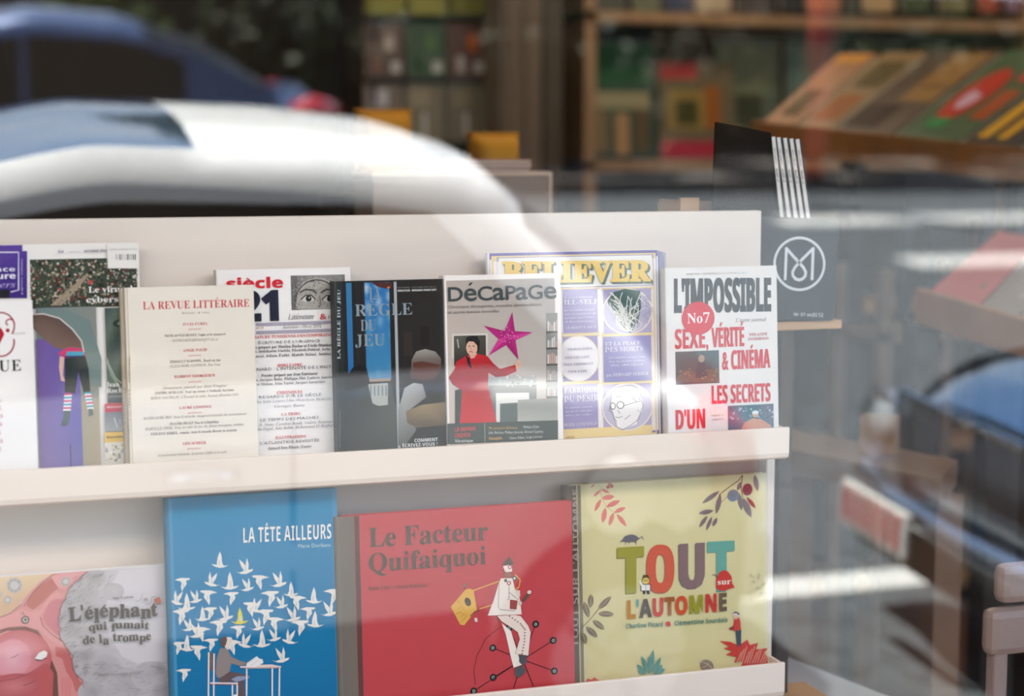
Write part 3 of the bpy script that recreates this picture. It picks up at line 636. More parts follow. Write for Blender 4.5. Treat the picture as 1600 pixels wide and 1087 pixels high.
# 3 literary review, two copies
r0_, S0, _, _ = book('magazine', 'rear copy of the cream literary review, only its spine edge in view', 'magazine', 191.5, 386, 600, 449.5, YF + .0125, ZU, .012, 'CFC3AE', spine='B9A68C', top_x=300, pages='CDBFA6')
S0.text(196.5, 196.5, 700, 2.6, 'LA REVUE LITTÉRAIRE     numéro', '8A7866', y1=560, vert=True, res=1); S0.done('lettering', r0_)
r, S, W, H = book('magazine', 'cream literary review with red title and small centred contents list', 'magazine', 199, 400.5, 600, 447, YF, ZU, .012, 'E4DCD0', spine='C4B49C', top_x=300)
S.rect(199, 448, 206.5, 726, 'C6B8A2'); S.done('cover_print', r)
S.text(223, 390, 483.5, 12.5, 'LA REVUE LITTÉRAIRE', 'C21F30', 'sb', off=-.003, y1=479, res=3)
Gy = '6E655E'; Rd = 'C03040'
for y, a, b, h, t_, c, st in [(490.5, 284, 328, 3.2, 'Bimestriel - 8e année', Gy, 'si'), (508.5, 285, 325, 4.2, 'JULIA CUREL', Rd, 'sb'), (515.5, 295, 315, 2.8, 'présente', Rd, 'si'), (526.5, 257, 353, 4, 'NICOLAS FLEURANCE, Lupin et le manuscrit', Gy, 'sb'), (534, 269, 341, 4, 'OLIVIER BESSARD-BANQUY, La vie', Gy, 'si'),
    (549.5, 286, 324, 4.2, 'ANGIE DAVID', Rd, 'sb'), (556.5, 295, 315, 2.8, 'présente', Rd, 'si'), (567, 265, 345, 4, 'THIBAULT BLONDEL, Royal au bar', Gy, 'sb'), (574, 265, 345, 4, 'ALEXANDRE GEFFRON, Rue Paris', Gy, 'si'),
    (590.5, 272, 336, 4.2, 'FLORENT GEORGESCO', Rd, 'sb'), (597.5, 295, 315, 2.8, 'présente', Rd, 'si'), (608, 254, 354, 4, 'Abonnement, présenté par Alain Waugaux', Gy, 'si'), (616, 242, 366, 4, 'SOPHIE SCHULZE, Pour un retour à Nathalie Sarraute', Gy, 'sb'), (624, 235, 373, 4, "SERGE SAUTREAU, L'Éventail de sable. Journal, décembre 2009", Gy, 'si'),
    (639, 280, 330, 4.2, 'LAURE LIMONGI', Rd, 'sb'), (646, 294, 316, 2.8, 'présente', Rd, 'si'), (655.5, 224, 385, 4, 'MARIE-NOËL RIO, Dans le tumulte, images et souvenirs de conversations', Gy, 'si'), (664, 265, 342, 4, 'FRANÇOIS BÉGAUD, Place de la République', Gy, 'sb'), (672, 227, 381, 4, 'ISABELLE ZRIBI, Tous les soirs de ma vie, lettres étrangères, inédites', Gy, 'si'), (680, 235, 370, 4, 'VINCENT BOREL, roman, Avec le monde devant la maison', Gy, 'sb'),
    (695, 285, 322, 4.2, 'LEO SCHEER', Rd, 'sb'), (702, 293, 314, 2.8, 'présente', Rd, 'si'), (713, 247, 355, 4, "Conversation littéraire, la presse, l'effet et la rade", Gy, 'si')]:
    S.text(a, b, y, h, t_, c, st, res=1)
S.text(203.3, 203.3, 690, 2.8, 'LA REVUE LITTÉRAIRE    BIMESTRIEL', '8A7866', y1=555, vert=True, res=1)
S.done('lettering', r)
# 4 century review
r, S, W, H = book('magazine', 'white review with red title, big dark numeral and engraved pair of eyes', 'magazine', 341.5, 551, 560, 419.5, YB, ZU, .018, 'F0ECEA', spine='D8CFC4', top_x=445)
S.smooth(454, 430.5, 540, 482, 10, 8, lambda u, v: (150 - 30 * abs(u - .45), 146 - 30 * abs(u - .45), 142 - 30 * abs(u - .45)) if .12 < u < .92 else (110, 108, 106))
S.poly([(462, 482), (464, 455), (474, 440), (492, 433), (512, 436), (526, 452), (528, 482)], 'B0AAA4'); S.spot(455, 431, 540, 481, 420, ['5A5856', '7A7876', '9A9894', 'C8C4C0', '44423F'], .5, 1.3, 9)
curl(495, 470, 33, 33, 3.1, 6.2, 1.6, '4A4846')
for ex in (481, 514):
    S.ell(ex, 467, 10, 4.6, 'D0CAC4'); S.ell(ex + 1, 466.5, 4.6, 4.6, '26221F', 16); S.ell(ex + 2, 465, 1.2, 1.2, 'D8D4D0', 8); S.line([(ex - 11, 468), (ex - 5, 462), (ex + 5, 461), (ex + 11, 467)], 1.8, '2A2624'); S.line([(ex - 13, 457), (ex - 4, 452), (ex + 8, 453), (ex + 13, 458)], 2.2, '4A4644')
S.line([(499, 462), (501, 475), (497, 480)], 1.2, '6A6460')
for y in (504.5, 517): S.rect(400, y, 526, y + .6, 'A8A0B0')
S.done('cover_print', r)
S.text(353, 443, 451, 15.5, 'siècle', 'D02030', 'bb', off=.02); S.text(373, 443, 500.5, 43, '21', '1C1E34', 'bb', off=.04)
S.text(450, 491, 499, 8.5, 'Littérature', '4A4446', 'si'); S.text(499, 510, 499, 9.5, '&', 'D02030', 'si'); S.text(512, 541, 498, 8.5, 'société', '4A4446', 'si')
S.text(400, 412, 514, 4.4, 'no 20', 'D07050', 'si', res=1); S.text(441, 502, 513, 4.8, 'Automne - Hiver 2012', '4A4446', 'si', res=1)
Dk = '5A5458'; Rs = 'CC4A50'
for y, a, b, h, t_, c, st in [(529.5, 378, 519, 4.8, 'LITTÉRATURE TUNISIENNE CONTEMPORAINE', Rs, 'sb'), (537.5, 403, 500, 4.4, "ÉCRITURE DE L'URGENCE", Dk, ''), (545.3, 383, 520, 4.8, 'Dossier préparé par Marilyn Hacker et Cécile Oumhani', '3E383C', 'sb'), (552, 370, 530, 4.4, 'Tahar Bekri, Abdelkarim Chefchi, Elisabeth Daldoul, Aïcha Filali', Dk, 'sb'), (559, 380, 532, 4.4, 'Ali Abassi, Adam Fathi, Habib Selmi, Amina Saïd', Dk, 'sb'),
    (573, 433, 472, 4.6, 'HORS CADRE', Rs, 'sb'), (580.8, 362, 535, 4.6, "ALAIN BANARD : L'INTENSITÉ DE L'INSTANT", Dk, ''), (588.5, 408, 496, 4.6, 'Dossier préparé par Jean Guérineau', '3E383C', 'sb'), (596, 385, 520, 4.4, 'Yu Pin, Jacques Ruby, Philippe Met, Ludovic Janvier', Dk, 'sb'), (602.5, 390, 508, 4.4, 'Pierre Michon, John Taylor, Jacques Lacarrière', Dk, 'sb'),
    (615.5, 432, 472, 4.6, 'CHRONIQUES', Rs, 'sb'), (622.3, 404, 502, 4.4, 'REGARDS SUR LE SIÈCLE', Dk, ''), (629.5, 398, 519, 4.2, 'Marc Kober, Laurence Liban, Olivier Favier, Michel Lévy', '7A7478', 'si'), (636.5, 428, 476, 4.2, 'Georges Banu', '7A7478', 'si'), (649, 439, 470, 4.4, 'LA TRIBU', Rs, 'sb'),
    (658, 406, 498, 4.4, 'LE TEMPS DES MACHES', Dk, ''), (666, 396, 520, 4.4, 'G. R. Nieto, Caroline Boidé, Valérie Rouzeau', Dk, 'si'), (672.5, 392, 522, 4.4, 'Louise Dupré, Julie Babin, Mohammed El Moghari', Dk, 'si'), (685.5, 430, 478, 4.6, 'ILLUSTRATIONS', Rs, 'sb'), (694, 406, 499, 4.4, "L'ATLANTIDE REVISITÉE", Dk, ''), (702, 418, 487, 4.4, 'Ahmad Ben Dhiab (Tunis)', Dk, 'sb')]:
    S.text(a, b, y, h, t_, c, st, res=1)
S.done('lettering', r)
# 5 black review
r, S, W, H = book('magazine', 'black review with blue window photograph and grey capitals', 'magazine', 525, 697, 570, 437.5, YF, ZU, .022, '1C1E20', spine='15181A', top_x=611)
S.smooth(525, 438.5, 697, 705, 8, 12, lambda u, v: (26 + 8 * u, 24 + 4 * u, 24) if v < .75 else (34, 36, 36))
S.rect(525, 438.5, 541.5, 705, '1E2626'); S.smooth(540.5, 442, 553, 598, 2, 8, lambda u, v: (50 - 20 * v, 120 - 20 * v, 165))
S.smooth(569, 441.5, 611.5, 593, 12, 24, lambda u, v: tuple(a + (b - a) * max(0, math.sin(9 * u + 14 * v) * math.sin(17 * v - 5 * u + 1) * (1 - v * 1.3)) for a, b in zip((38 + 20 * v, 108 + 20 * v, 170), (190, 205, 220))))
S.rect(556, 441, 560, 596, '3A4A58'); S.rect(553, 441, 556, 600, '0E1012'); S.rect(563, 441, 569, 600, '100E10'); S.rect(569, 592, 610, 595, '9A8A80')
S.poly([(580, 441), (590, 448), (604, 451), (617, 448), (620, 441)], '4A2420'); S.ell(607, 449, 2.5, 1.6, 'D07040', 10)
S.rect(619.3, 440, 621.3, 700, 'A8ACB0'); S.rect(612, 440, 619, 600, '101214')
S.rect(630, 518, 645, 556, '2E2420'); S.rect(653, 506, 674, 543, '241C18'); S.rect(656, 509, 671, 540, '16100E')
S.poly([(541, 604), (543, 586), (551, 574), (562, 569), (573, 575), (577, 592), (578, 606), (560, 622), (541, 624)], '0A0A0C')
S.poly([(541, 610), (580, 602), (611, 598), (619, 640), (619, 700), (541, 705)], '4A524E', cols=['202422', '303634', '3A403E', '4E5450', '3A403C', '2A2E2C'])
S.poly([(575, 600), (606, 598), (606, 632), (592, 634), (582, 630)], 'A8ACA8')
for i in range(5): S.rect(578 + i * 6, 602, 580.5 + i * 6, 618, '6E7470')
S.poly([(642, 590), (643, 562), (650, 549), (664, 545), (680, 549), (689, 560), (689, 578), (678, 592), (664, 596)], '5E5048', cols=['4A3028', '6E6660', '8E8A86', '9A9692', '8A8682', '6E625C', '4A2E28', '4A2A22', '3E241E'])
S.poly([(645, 566), (660, 564), (688, 570), (686, 580), (672, 592), (655, 592), (646, 585)], '5A3228')
S.poly([(622, 640), (632, 606), (646, 598), (660, 600), (666, 620), (640, 640), (650, 672), (634, 694), (622, 696)], 'A8A8A6', cols=['8A8C8C', 'A8AAA8', 'B0B2B0', '9A9A98', '7A7A78', '8A8A88', '6E706E', '5A5C5A', '5A5C5A'])
S.poly([(634, 642), (660, 632), (696, 628), (696, 664), (650, 668), (636, 660)], '8A7458', cols=['7A684E', '94805E', '7A684E', '5A4A38', '5A4C3A', '5E5040'])
S.done('cover_print', r)
GB = '8C99A2'
S.text(577, 594, 468, 19, 'LA', GB, 'sb', off=-.006); S.text(554, 645, 494, 19, 'RÈGLE', GB, 'sb', off=-.006); S.text(563, 588, 517, 18, 'DU', GB, 'sb', off=-.006); S.text(555, 602, 541, 19, 'JEU', GB, 'sb', off=-.006)
S.text(621, 682, 455.5, 2.8, 'DIRECTEUR : BERNARD-HENRI LÉVY', 'E8E8E8', 'bb', res=1); S.text(621, 682, 450.5, 2.4, 'AUTOMNE  OCTOBRE 2012  No 51', '8A8E90', res=1)
S.text(647, 684, 690.5, 5, 'COMMENT', 'E6E8E8', 'bb'); S.text(628, 684, 698.5, 5, 'ÉCRIVEZ-VOUS ?', 'E6E8E8', 'bb'); S.text(531.5, 531.5, 561, 4.6, 'LA RÈGLE DU JEU', 'B8C4C8', y1=452, st='sb', vert=True)
S.text(532, 532, 700, 3, 'littérature philosophie politique', '7A8486', y1=640, vert=True, res=1)
S.done('lettering', r)
# 6 magazine with the magenta star
r, S, W, H = book('magazine', 'white magazine with magenta paper star held by woman in red coat', 'magazine', 695.5, 878, 570, 428.5, YF, ZU, .018, 'EFE9E6', spine='E0DAD4', top_x=785)
DX0, DY0, K = 690, 470, .21158
def q(*p): return [(DX0 + a * K, DY0 + b * K) for a, b in p]
S.smooth(697, 438.5, 871.5, 690, 12, 16, lambda u, v: (184 - 10 * u + 20 * v, 172 - 4 * u + 18 * v, 164 + 16 * v))
S.poly(q((75, 243), (340, 238), (342, 420), (75, 420)), 'D2CAC4'); S.poly(q((90, 258), (326, 253), (328, 420), (92, 480)), '3E3A34', cols=['5A5A50', '4A463C', '36302A', '2A2622']); S.poly(q((112, 285), (120, 280), (130, 345), (122, 348)), 'B8B4AC')
S.poly(q((770, 90), (855, 88), (857, 705), (772, 705)), '8E8E8C')
rs = random.Random(6)
for i in range(5):
    S.poly(q((772, 225 + i * 120), (856, 222 + i * 120), (856, 236 + i * 120), (772, 240 + i * 120)), '5E5C5A')
    for j in range(5): a = 782 + j * 15; hh = rs.uniform(40, 80); S.poly(q((a, 222 + i * 120 - hh), (a + 11, 222 + i * 120 - hh), (a + 11, 222 + i * 120), (a, 222 + i * 120)), rs.choice(['D8D4D0', 'B0B4B4', 'C8A89C', 'E0DCD8']))
S.poly(q((340, 560), (700, 560), (700, 700), (340, 700)), 'A4A6A4'); S.poly(q((345, 625), (700, 620), (700, 900), (360, 900)), '6C7270'); S.poly(q((400, 680), (645, 676), (648, 895), (402, 898)), 'D8D8D4'); S.poly(q((430, 758), (560, 750), (560, 895), (430, 898)), '5E6864')
S.poly(q((562, 730), (856, 715), (856, 880), (560, 890)), 'A2A29C', cols=['94948E', '8A8A84', 'A8A8A0', 'B0B0A8']); S.spot(770, 585, 836, 604, 30, ['C8C8C4', '6A6E6C', 'A8A4A0', 'E0E0DC'], 1, 3, 12)
S.poly(q((98, 660), (160, 640), (150, 905), (98, 905)), '3E4A48')
S.poly(q((65, 545), (95, 500), (105, 450), (180, 405), (262, 390), (335, 405), (380, 460), (430, 502), (545, 470), (552, 520), (470, 555), (400, 562), (345, 530), (340, 620), (405, 890), (410, 903), (132, 903), (150, 660), (80, 615), (50, 565)), 'B01E28', cols=['9A1620', 'B01E28', 'B8222C', 'C02630', 'C02630', 'B82028', 'A81A24', '9A1620', 'B01E28', 'B8222C', '9A1620', '8A141C', '9A1620', 'B02028', 'C83038', 'C83038', 'C83038', 'B82830', '8A141C', 'A01820'])
S.poly(q((176, 400), (205, 420), (222, 500), (196, 480)), '1C1C20'); S.poly(q((200, 390), (262, 385), (240, 420), (215, 425)), 'D8A890')
S.ell(690 + 222 * K, 470 + 345 * K, 42 * K, 56 * K, 'D9AE98'); S.poly(q((178, 330), (180, 275), (215, 255), (262, 262), (282, 300), (276, 370), (262, 385), (262, 330), (235, 300), (200, 298), (186, 315)), '1E1816')
for ex in (203, 235): S.ell(690 + ex * K, 470 + 333 * K, 8 * K, 4 * K, '3A2A24', 10)
S.line(q((215, 340), (211, 360), (221, 362)), .8, 'A87A68'); S.line(q((203, 376), (215, 373), (230, 378)), 1.2, 'A03030')
S.poly(q((540, 460), (565, 432), (585, 455), (580, 490), (550, 500)), 'DDB09A'); S.line(q((556, 455), (575, 470)), .6, 'A87A68'); S.line(q((550, 470), (572, 484)), .6, 'A87A68')
ST = [(520, 82), (540, 222), (672, 232), (545, 290), (566, 432), (475, 325), (345, 403), (420, 280), (310, 182), (465, 222)]
S.poly(q(*ST), 'B01E78'); ctr = (497, 258)
for i in range(0, 10, 2): S.poly(q(ST[i], ST[(i + 1) % 10], ctr), 'C8388C' if i % 4 else 'A01868')
rs = random.Random(3)
for i in range(26): a = rs.uniform(0, 6.28); rr = rs.uniform(5, 75); S.ell(690 + (497 + rr * math.cos(a)) * K, 470 + (262 + rr * math.sin(a)) * K, 1, 1, 'DC78B4', 6)
S.poly(q((40, 905), (857, 880), (857, 1020), (45, 1055)), '46504C'); S.line(q((316, 900), (318, 1046)), .7, 'B8BCB8')
S.done('cover_print', r)
S.text(697.5, 870, 470.5, 22, 'DéCaPaGe', '3A4448', '', uni=True, off=.012, res=4, track=-.02)
S.text(699.5, 846, 481.5, 4.6, 'Chroniques découpantes, nouvelles époustouflantes', '6A5E5C', res=2); S.text(699.5, 780, 490, 4.6, 'et autres bonnes nouvelles', '6A5E5C', res=2)
S.text(710, 743, 673.5, 6, 'LA GRANDE', 'D84850', 'bb', y1=672); S.text(710, 735, 683, 6, 'ENQUÊTE', 'D84850', 'bb', y1=682); S.text(710, 738.5, 691, 5, 'Véronique', 'E8E8E4', y1=690)
S.text(763, 808, 670.5, 4.2, 'Mes premiers 24 heures', 'D8A860', y1=669.5, res=1); S.text(817, 842, 668.5, 4, 'Philippe Djian', 'DCDCD8', y1=667.8, res=1)
S.text(763, 848, 677.5, 4.2, 'Julie Antoine, Philippe Jaenada, Bernard Quiriny', 'DCDCD8', y1=675.5, res=1); S.text(763, 784, 687, 4.2, 'Panoplie', 'D8A860', 'bb', res=1); S.text(795, 847, 686, 4.2, 'Oliver Adam, Serge Joncour', 'DCDCD8', res=1)
S.done('lettering', r)
# 7 yellow-lettered magazine, three copies
for j in range(3):
    rr_, SS, _, _ = book('magazine', ['middle copy', 'rear copy', 'rearmost copy'][j] + ' of the purple-edged magazine, just its edge showing past the front copy', 'magazine', 771 + j * 3, 1034 + j * 4.5, 560, 394 + j * 1.5, YB + .009 + j * .0085, ZU, .008, ['8E86B4', '9A9AB8', 'B8B4C0'][j], top_x=900)
    SS.rect(1028 + j * 4, 396 + j * 1.5, 1033 + j * 4.4, 690, ['6A629A', 'C8C4D0', '8A88A8'][j]); SS.done('cover_print', rr_)
YB7 = YB
r, S, W, H = book('magazine', 'magazine with yellow block capitals and a grid of purple panels and round portraits', 'magazine', 765, 1030.5, 560, 392.5, YB7, ZU, .008, 'EFE9EA', top_x=900)
PU = '9A8FBC'; YE = 'E8CF90'  # purple lightened to carry the haze over this cover
def frame(x0, y0, x1, y1, w, c): S.rect(x0, y0, x1, y0 + w, c); S.rect(x0, y1 - w, x1, y1, c); S.rect(x0, y0, x0 + w, y1, c); S.rect(x1 - w, y0, x1, y1, c)
frame(765, 394, 1030.5, 692, 6, '6E66A4'); frame(771, 400, 1024.5, 692, 3, YE); frame(776, 402, 1021, 446, 1.4, 'A8A0BC')
S.rect(779, 403.5, 1019, 444.5, 'EFEDE6')
def cell(x0, y0, x1, y1, c, bot=None): frame(x0 - 2, y0 - 2, x1 + 2, y1 + 2, 1.6, YE); S.rect(x0, y0, x1, y1, c, bot)
for y0, y1 in ((452, 519), (526, 594), (601, 671)):
    for x0, x1 in ((781, 800), (806, 872), (878.5, 934.5), (942, 1018)): cell(x0, y0, x1, y1, PU if x0 < 900 else 'A398C0', '9A8EBA' if x0 < 900 else 'A89EC4')
S.rect(779, 676, 1018, 678, YE); S.poly([(880, 686), (886, 681), (896, 681), (900, 686)], 'C8A860')
CI = [(980, 486.5, 39, 36, 'B4ACC8'), (903, 560, 33, 36, 'EEE9EC'), (980, 635.5, 39.5, 37.5, 'C0B8D0')]
for cx, cy, rx, ry, c in CI: S.ell(cx, cy, rx, ry, 'E9DDC8', 40); S.ell(cx, cy, rx - 2, ry - 2, c, 40)
S.rect(942, 526, 1018, 594, '8C86BC', '827CB4')
S.poly([(948, 470), (958, 456), (975, 451), (1000, 454), (1001, 480), (996, 505), (985, 520), (975, 516), (962, 498)], '4A5A50', cols=['40584A'] * 9)
rv = random.Random(4)
for i in range(30):
    x0, y0 = 980 + rv.uniform(-4, 8), 518; pts = [(x0, y0)]; tx, ty = 980 + rv.uniform(-32, 20), 455 + rv.uniform(0, 30); cv = rv.uniform(-14, 14)
    for t in range(1, 8): u = t / 7; pts.append((x0 + (tx - x0) * u + cv * math.sin(u * 6.3), y0 + (ty - y0) * u))
    S.line(pts, 1.1, 'E4E4DC')
for i in range(12): a = 1004 + rv.uniform(-2, 10); b = 465 + i * 3.6; S.line([(a, b), (a + 4, b - 3), (a + 7, b + 1)], .8, '8A84A0')
# drawn face
FC = 'EFEBEA'; LNc = '8A8680'
S.poly([(955, 612), (962, 605), (985, 602), (997, 609), (1003, 625), (1003, 640), (996, 652), (994, 662), (975, 670), (962, 668), (960, 655), (957, 645), (954, 632)], FC)
for p in [[(955, 614), (962, 605), (975, 603), (987, 602), (997, 608), (1002, 622)], [(957, 612), (970, 607), (982, 611), (986, 621), (994, 627)], [(970, 604), (984, 612), (992, 622)], [(955, 614), (953, 632), (951, 641), (957, 645), (958, 652), (962, 657), (962, 666), (972, 671)], [(972, 671), (985, 664), (996, 655), (1000, 645)], [(996, 628), (1001, 625), (1004, 634), (999, 645), (996, 640)], [(972, 634), (985, 630), (996, 627)], [(960, 651), (966, 652), (972, 650)], [(964, 640), (968, 646)], [(975, 655), (984, 648)], [(962, 620), (970, 618)], [(958, 613), (968, 611), (975, 615)], [(988, 606), (997, 616), (999, 625)]]: S.line(p, 1, LNc)
S.ring(956.5, 634, 4.2, 5, 1.4, '6E6A66', 16); S.ring(968.5, 632.5, 5.5, 5.5, 1.4, '6E6A66', 18)
S.done('cover_print', r)
for dx in (3.6, 2.6, 1.6): S.text(785 + dx, 1014 + dx, 441 + dx * .8, 32, 'BELIEVER', '5E7060', 'sb', off=.035, track=.01, y1=438 + dx * .8)
S.text(785, 1014, 441, 32, 'BELIEVER', 'EBC764', 'sb', off=.035, track=.01, y1=438)
Lt = 'D8D2E4'
for x0, x1, y, h, t_ in [(880, 934, 476, 8, 'ILL-SELF'), (881, 925, 466, 3, 'le grand entretien'), (881, 928, 486, 3, 'par des auteurs du mois'), (881, 930, 492, 3, 'avec la complicité de'), (881, 926, 498, 3, 'quelques amis fidèles'), (881, 928, 504, 3, 'et des inconnus'), (883, 931, 514, 4, 'LE RÉCIT D AOÛT'), (944, 1000, 540, 6, 'ET LA PLACE'), (944, 1004, 550, 8, 'DES MORTS'), (950, 1008, 560, 3, 'une enquête au long cours'), (950, 1006, 566, 3, 'dans les archives perdues'), (952, 1004, 572, 3, 'du désert'), (946, 1012, 588, 5, 'par BERNARD FERRER'), (880, 933, 614, 8, 'FABRIQUE'), (880, 934, 628, 10, 'DU DÉSIR'), (882, 925, 638, 3, 'le cinéma comme'), (882, 926, 644, 3, 'on ne le voit plus'), (882, 924, 650, 3, 'dans les salles'), (880, 932, 666, 5, 'PETER LUNENFELD')]:
    S.text(x0, x1, y, h, t_, Lt, 'sb', res=1)
for x0, x1, y, t_ in [(886, 924, 547, 'CHARLES BURNS'), (882, 920, 560, 'GUS VAN SANT'), (880, 926, 571, 'PAUL VERHOEVEN'), (886, 916, 582, 'NICK CAVE')]: S.text(x0, x1, y, 3.6, t_, 'A098B4', 'sb', res=1)
S.done('lettering', r)
# 8 newspaper format magazine, three copies
for j in (1, 0):
    rr_, SS, _, _ = book('magazine', ['second copy', 'rear copy'][j] + ' of the red-and-black magazine at the rack end, its pale edge just showing', 'magazine', 1036.5 + (1 - j) * 2.5, 1188 + j, 560, 419 - j, YF + .006 + j * .0055, ZU, .005, ['D8D2D0', 'C4BEBC'][j], top_x=1100)
    SS.rect(1037, 424, 1038.2, 690, '9A9694'); SS.done('cover_print', rr_)
r, S, W, H = book('magazine', 'white magazine with tall black title, red headlines and red round badge', 'magazine', 1041.5, 1215, 545, 416.5, YF, ZU, .005, 'E2DFDD', top_x=1128)
S.smooth(1055, 549.5, 1124, 598, 10, 7, lambda u, v: (74 - 30 * abs(u - .4), 84 - 40 * v, 88 - 40 * v)); S.poly([(1056, 590), (1070, 578), (1090, 580), (1123, 574), (1123, 597), (1056, 597)], '6E5038'); S.ell(1096, 560, 5, 6, 'A8947E', 12); S.poly([(1090, 566), (1102, 566), (1106, 590), (1086, 590)], '2A3038'); S.spot(1058, 575, 1122, 596, 30, ['8A6A48', '4A3A2E', 'A08060'], 1, 3, 5)
S.smooth(1137, 634, 1209, 670, 10, 6, lambda u, v: (60 + 30 * math.sin(9 * u), 92 + 20 * v, 112 + 20 * v)); S.spot(1138, 635, 1208, 655, 60, ['3A5A70', '8AA0B0', '2E4456', 'B8C4CC'], 1, 2.5, 7); S.poly([(1158, 670), (1163, 660), (1176, 653), (1190, 655), (1204, 664), (1206, 670)], 'C89078'); S.ell(1180, 647, 5, 5, 'C4A08C', 12); S.ell(1180, 644, 5.5, 3, 'D8DCE0', 12)
S.done('cover_print', r)
for dx in (-.7, .7): S.text(1052 + dx, 1205 + dx, 487.5, 50, "L'IMPOSSIBLE", '383C40', 'bb', y1=485, off=.02, res=2)
S.text(1072, 1168, 429.5, 2.6, 'BIMESTRIEL / SEPTEMBRE 2012 / 5,90 EUROS / No 7', '8A8684', res=1)
S.text(1149, 1197, 503, 6, "L'autre journal", '5E5A58', 'si')
RR = 'CC3440'
for dx in (-.6, .6):
    for a_, b_, y_, h_, t_ in ((1054, 1107, 545, 30, 'SEXE,'), (1112, 1163, 542.5, 30, 'VÉRITÉ'), (1128, 1203, 577.5, 29, '& CINÉMA'), (1111, 1204, 631, 28, 'LES SECRETS'), (1054.5, 1103, 671, 30, "D'UN")): S.text(a_ + dx, b_ + dx, y_, h_, t_, RR, 'bb')
S.text(1170, 1199, 524.5, 4.4, 'YOLANDE', 'B85060', 'sb', res=1); S.text(1168, 1201, 531.5, 4.4, 'ZAUBERMAN', 'B85060', 'sb', res=1)
S.text(1112, 1130, 650, 3, 'nageurs et', '8A8684', res=1); S.text(1112, 1130, 656, 3, 'nageuses', '8A8684', res=1)
S.ell(1090.5, 497, 25.5, 26, 'D02A3C', 40); S.text(1073, 1109, 505, 16, 'No7', 'F4E8E8', 'sb')
S.done('lettering', r)

# ------------------------------------------------------------------ picture books, lower ledge
YL, YM = 1.120, 1.142
# grey and pink picture book
r, S, W, H = book('book', 'wide picture book with pink animal folds and grey smoke, beside the blue book', 'book', -60, 267.5, 980, 891, YM, ZW, .01, 'E4E0E0', hard=True, top_x=134)
def e(*p): return [(a * .19041, 880 + b * .19041) for a, b in p]
rn = random.Random(21)
S.smooth(-58, 893, 266, 1130, 30, 24, lambda u, v: tuple(c + 16 * math.sin(21 * u + 6 * v) * math.cos(17 * v - 4 * u) for c in (178, 170, 172)) if (v > .35 and u > .35) else (206, 200, 200))
S.poly(e((-300, 110), (440, 75), (200, 290), (90, 410), (0, 440), (-300, 440)), 'D8BC98', cols=['DCC4A4', 'D8BC98', 'CCA888', 'C8A080', 'CFAA8A', 'CFAA8A'])
PK = [('CF8C88', (0, 440), (90, 405), (170, 330), (240, 240), (330, 150), (440, 82), (720, 62), (650, 130), (560, 220), (540, 300), (480, 470), (510, 600), (560, 700), (600, 800), (620, 900), (690, 980), (710, 1300), (-300, 1300), (-300, 450))]
S.poly(e(*PK[0][1:]), PK[0][0])
for c, pts in [('B86A5E', [(230, 290), (300, 200), (420, 120), (560, 90), (620, 110), (560, 150), (440, 230), (340, 330), (270, 380), (220, 350)]), ('DA9A98', [(420, 110), (520, 80), (700, 68), (600, 140), (540, 210), (480, 200), (450, 160)]),
    ('D89694', [(0, 450), (90, 415), (180, 370), (260, 400), (330, 380), (420, 260), (480, 235), (540, 270), (500, 290), (430, 290), (370, 360), (330, 440), (350, 500), (440, 570), (530, 640), (540, 690), (460, 660), (380, 600), (320, 540), (200, 510), (60, 520), (0, 540)]),
    ('C87A80', [(350, 440), (400, 330), (470, 290), (520, 300), (500, 400), (480, 480), (490, 590), (440, 560), (380, 500)]), ('7A4A40', [(0, 545), (60, 525), (200, 515), (310, 550), (370, 640), (360, 700), (310, 720), (300, 640), (200, 560), (60, 550), (0, 575)]),
    ('6E4A42', [(330, 700), (400, 690), (420, 780), (470, 900), (480, 1100), (400, 1100), (400, 900), (350, 830), (300, 810)]), ('C06A68', [(450, 680), (560, 700), (600, 800), (640, 940), (690, 1010), (680, 1060), (620, 1050), (590, 960), (540, 880), (510, 780), (460, 760)]),
    ('D08080', [(500, 940), (560, 930), (590, 1000), (580, 1140), (510, 1140)])]: S.poly(e(*pts), c)
S.ell(150 * .19, 880 + 790 * .19, 52, 46, 'DC9CA4', 32, edge='C06264'); S.ell(100 * .19, 880 + 780 * .19, 30, 30, 'E4B0B8', 28, edge='D8909A')
S.poly(e((-300, 960), (60, 950), (250, 900), (390, 820), (440, 900), (430, 1100), (-300, 1200)), 'B85A5C')
S.ell(110 * .19, 880 + 1010 * .19, 42, 20, 'CC7A80', 30, edge='B0585C')
for a in [[(0, 965), (120, 945), (250, 895), (370, 820)], [(190, 1000), (240, 985), (290, 960)], [(85, 775), (120, 765), (155, 742)], [(200, 350), (260, 250), (350, 160), (440, 85)], [(0, 440), (90, 408), (170, 335)], [(330, 440), (350, 510), (430, 585), (530, 650)], [(170, 410), (190, 400), (200, 430)]]: S.line(e(*a), .9, '6A3E38')
for cx, cy, rr2 in ((118, 180, 62), (62, 298, 32), (2, 250, 18), (540, 148, 38)):
    for i in range(9): a = i * .7; S.ell((cx + rr2 * .62 * math.cos(a)) * .19, 880 + (cy + rr2 * .62 * math.sin(a)) * .19, rr2 * .085, rr2 * .085, '8A8684', 10, edge='B8B4B0')
    S.ell(cx * .19, 880 + cy * .19, rr2 * .11, rr2 * .11, 'C4C0BC', 14)
S.ell(207 * .19, 880 + 462 * .19, 6.5, 6.2, '6E4A44', 16); S.ell(208 * .19, 880 + 462 * .19, 4.4, 4.4, 'B4B0A4', 14); S.ell(209 * .19, 880 + 461 * .19, 1.8, 2, '2A2420', 10)
S.poly(e((285, 780), (320, 730), (365, 712), (390, 730), (380, 765), (340, 790)), 'E8E4E0'); S.line(e((285, 785), (330, 795), (385, 770)), 1, '5A3E38')
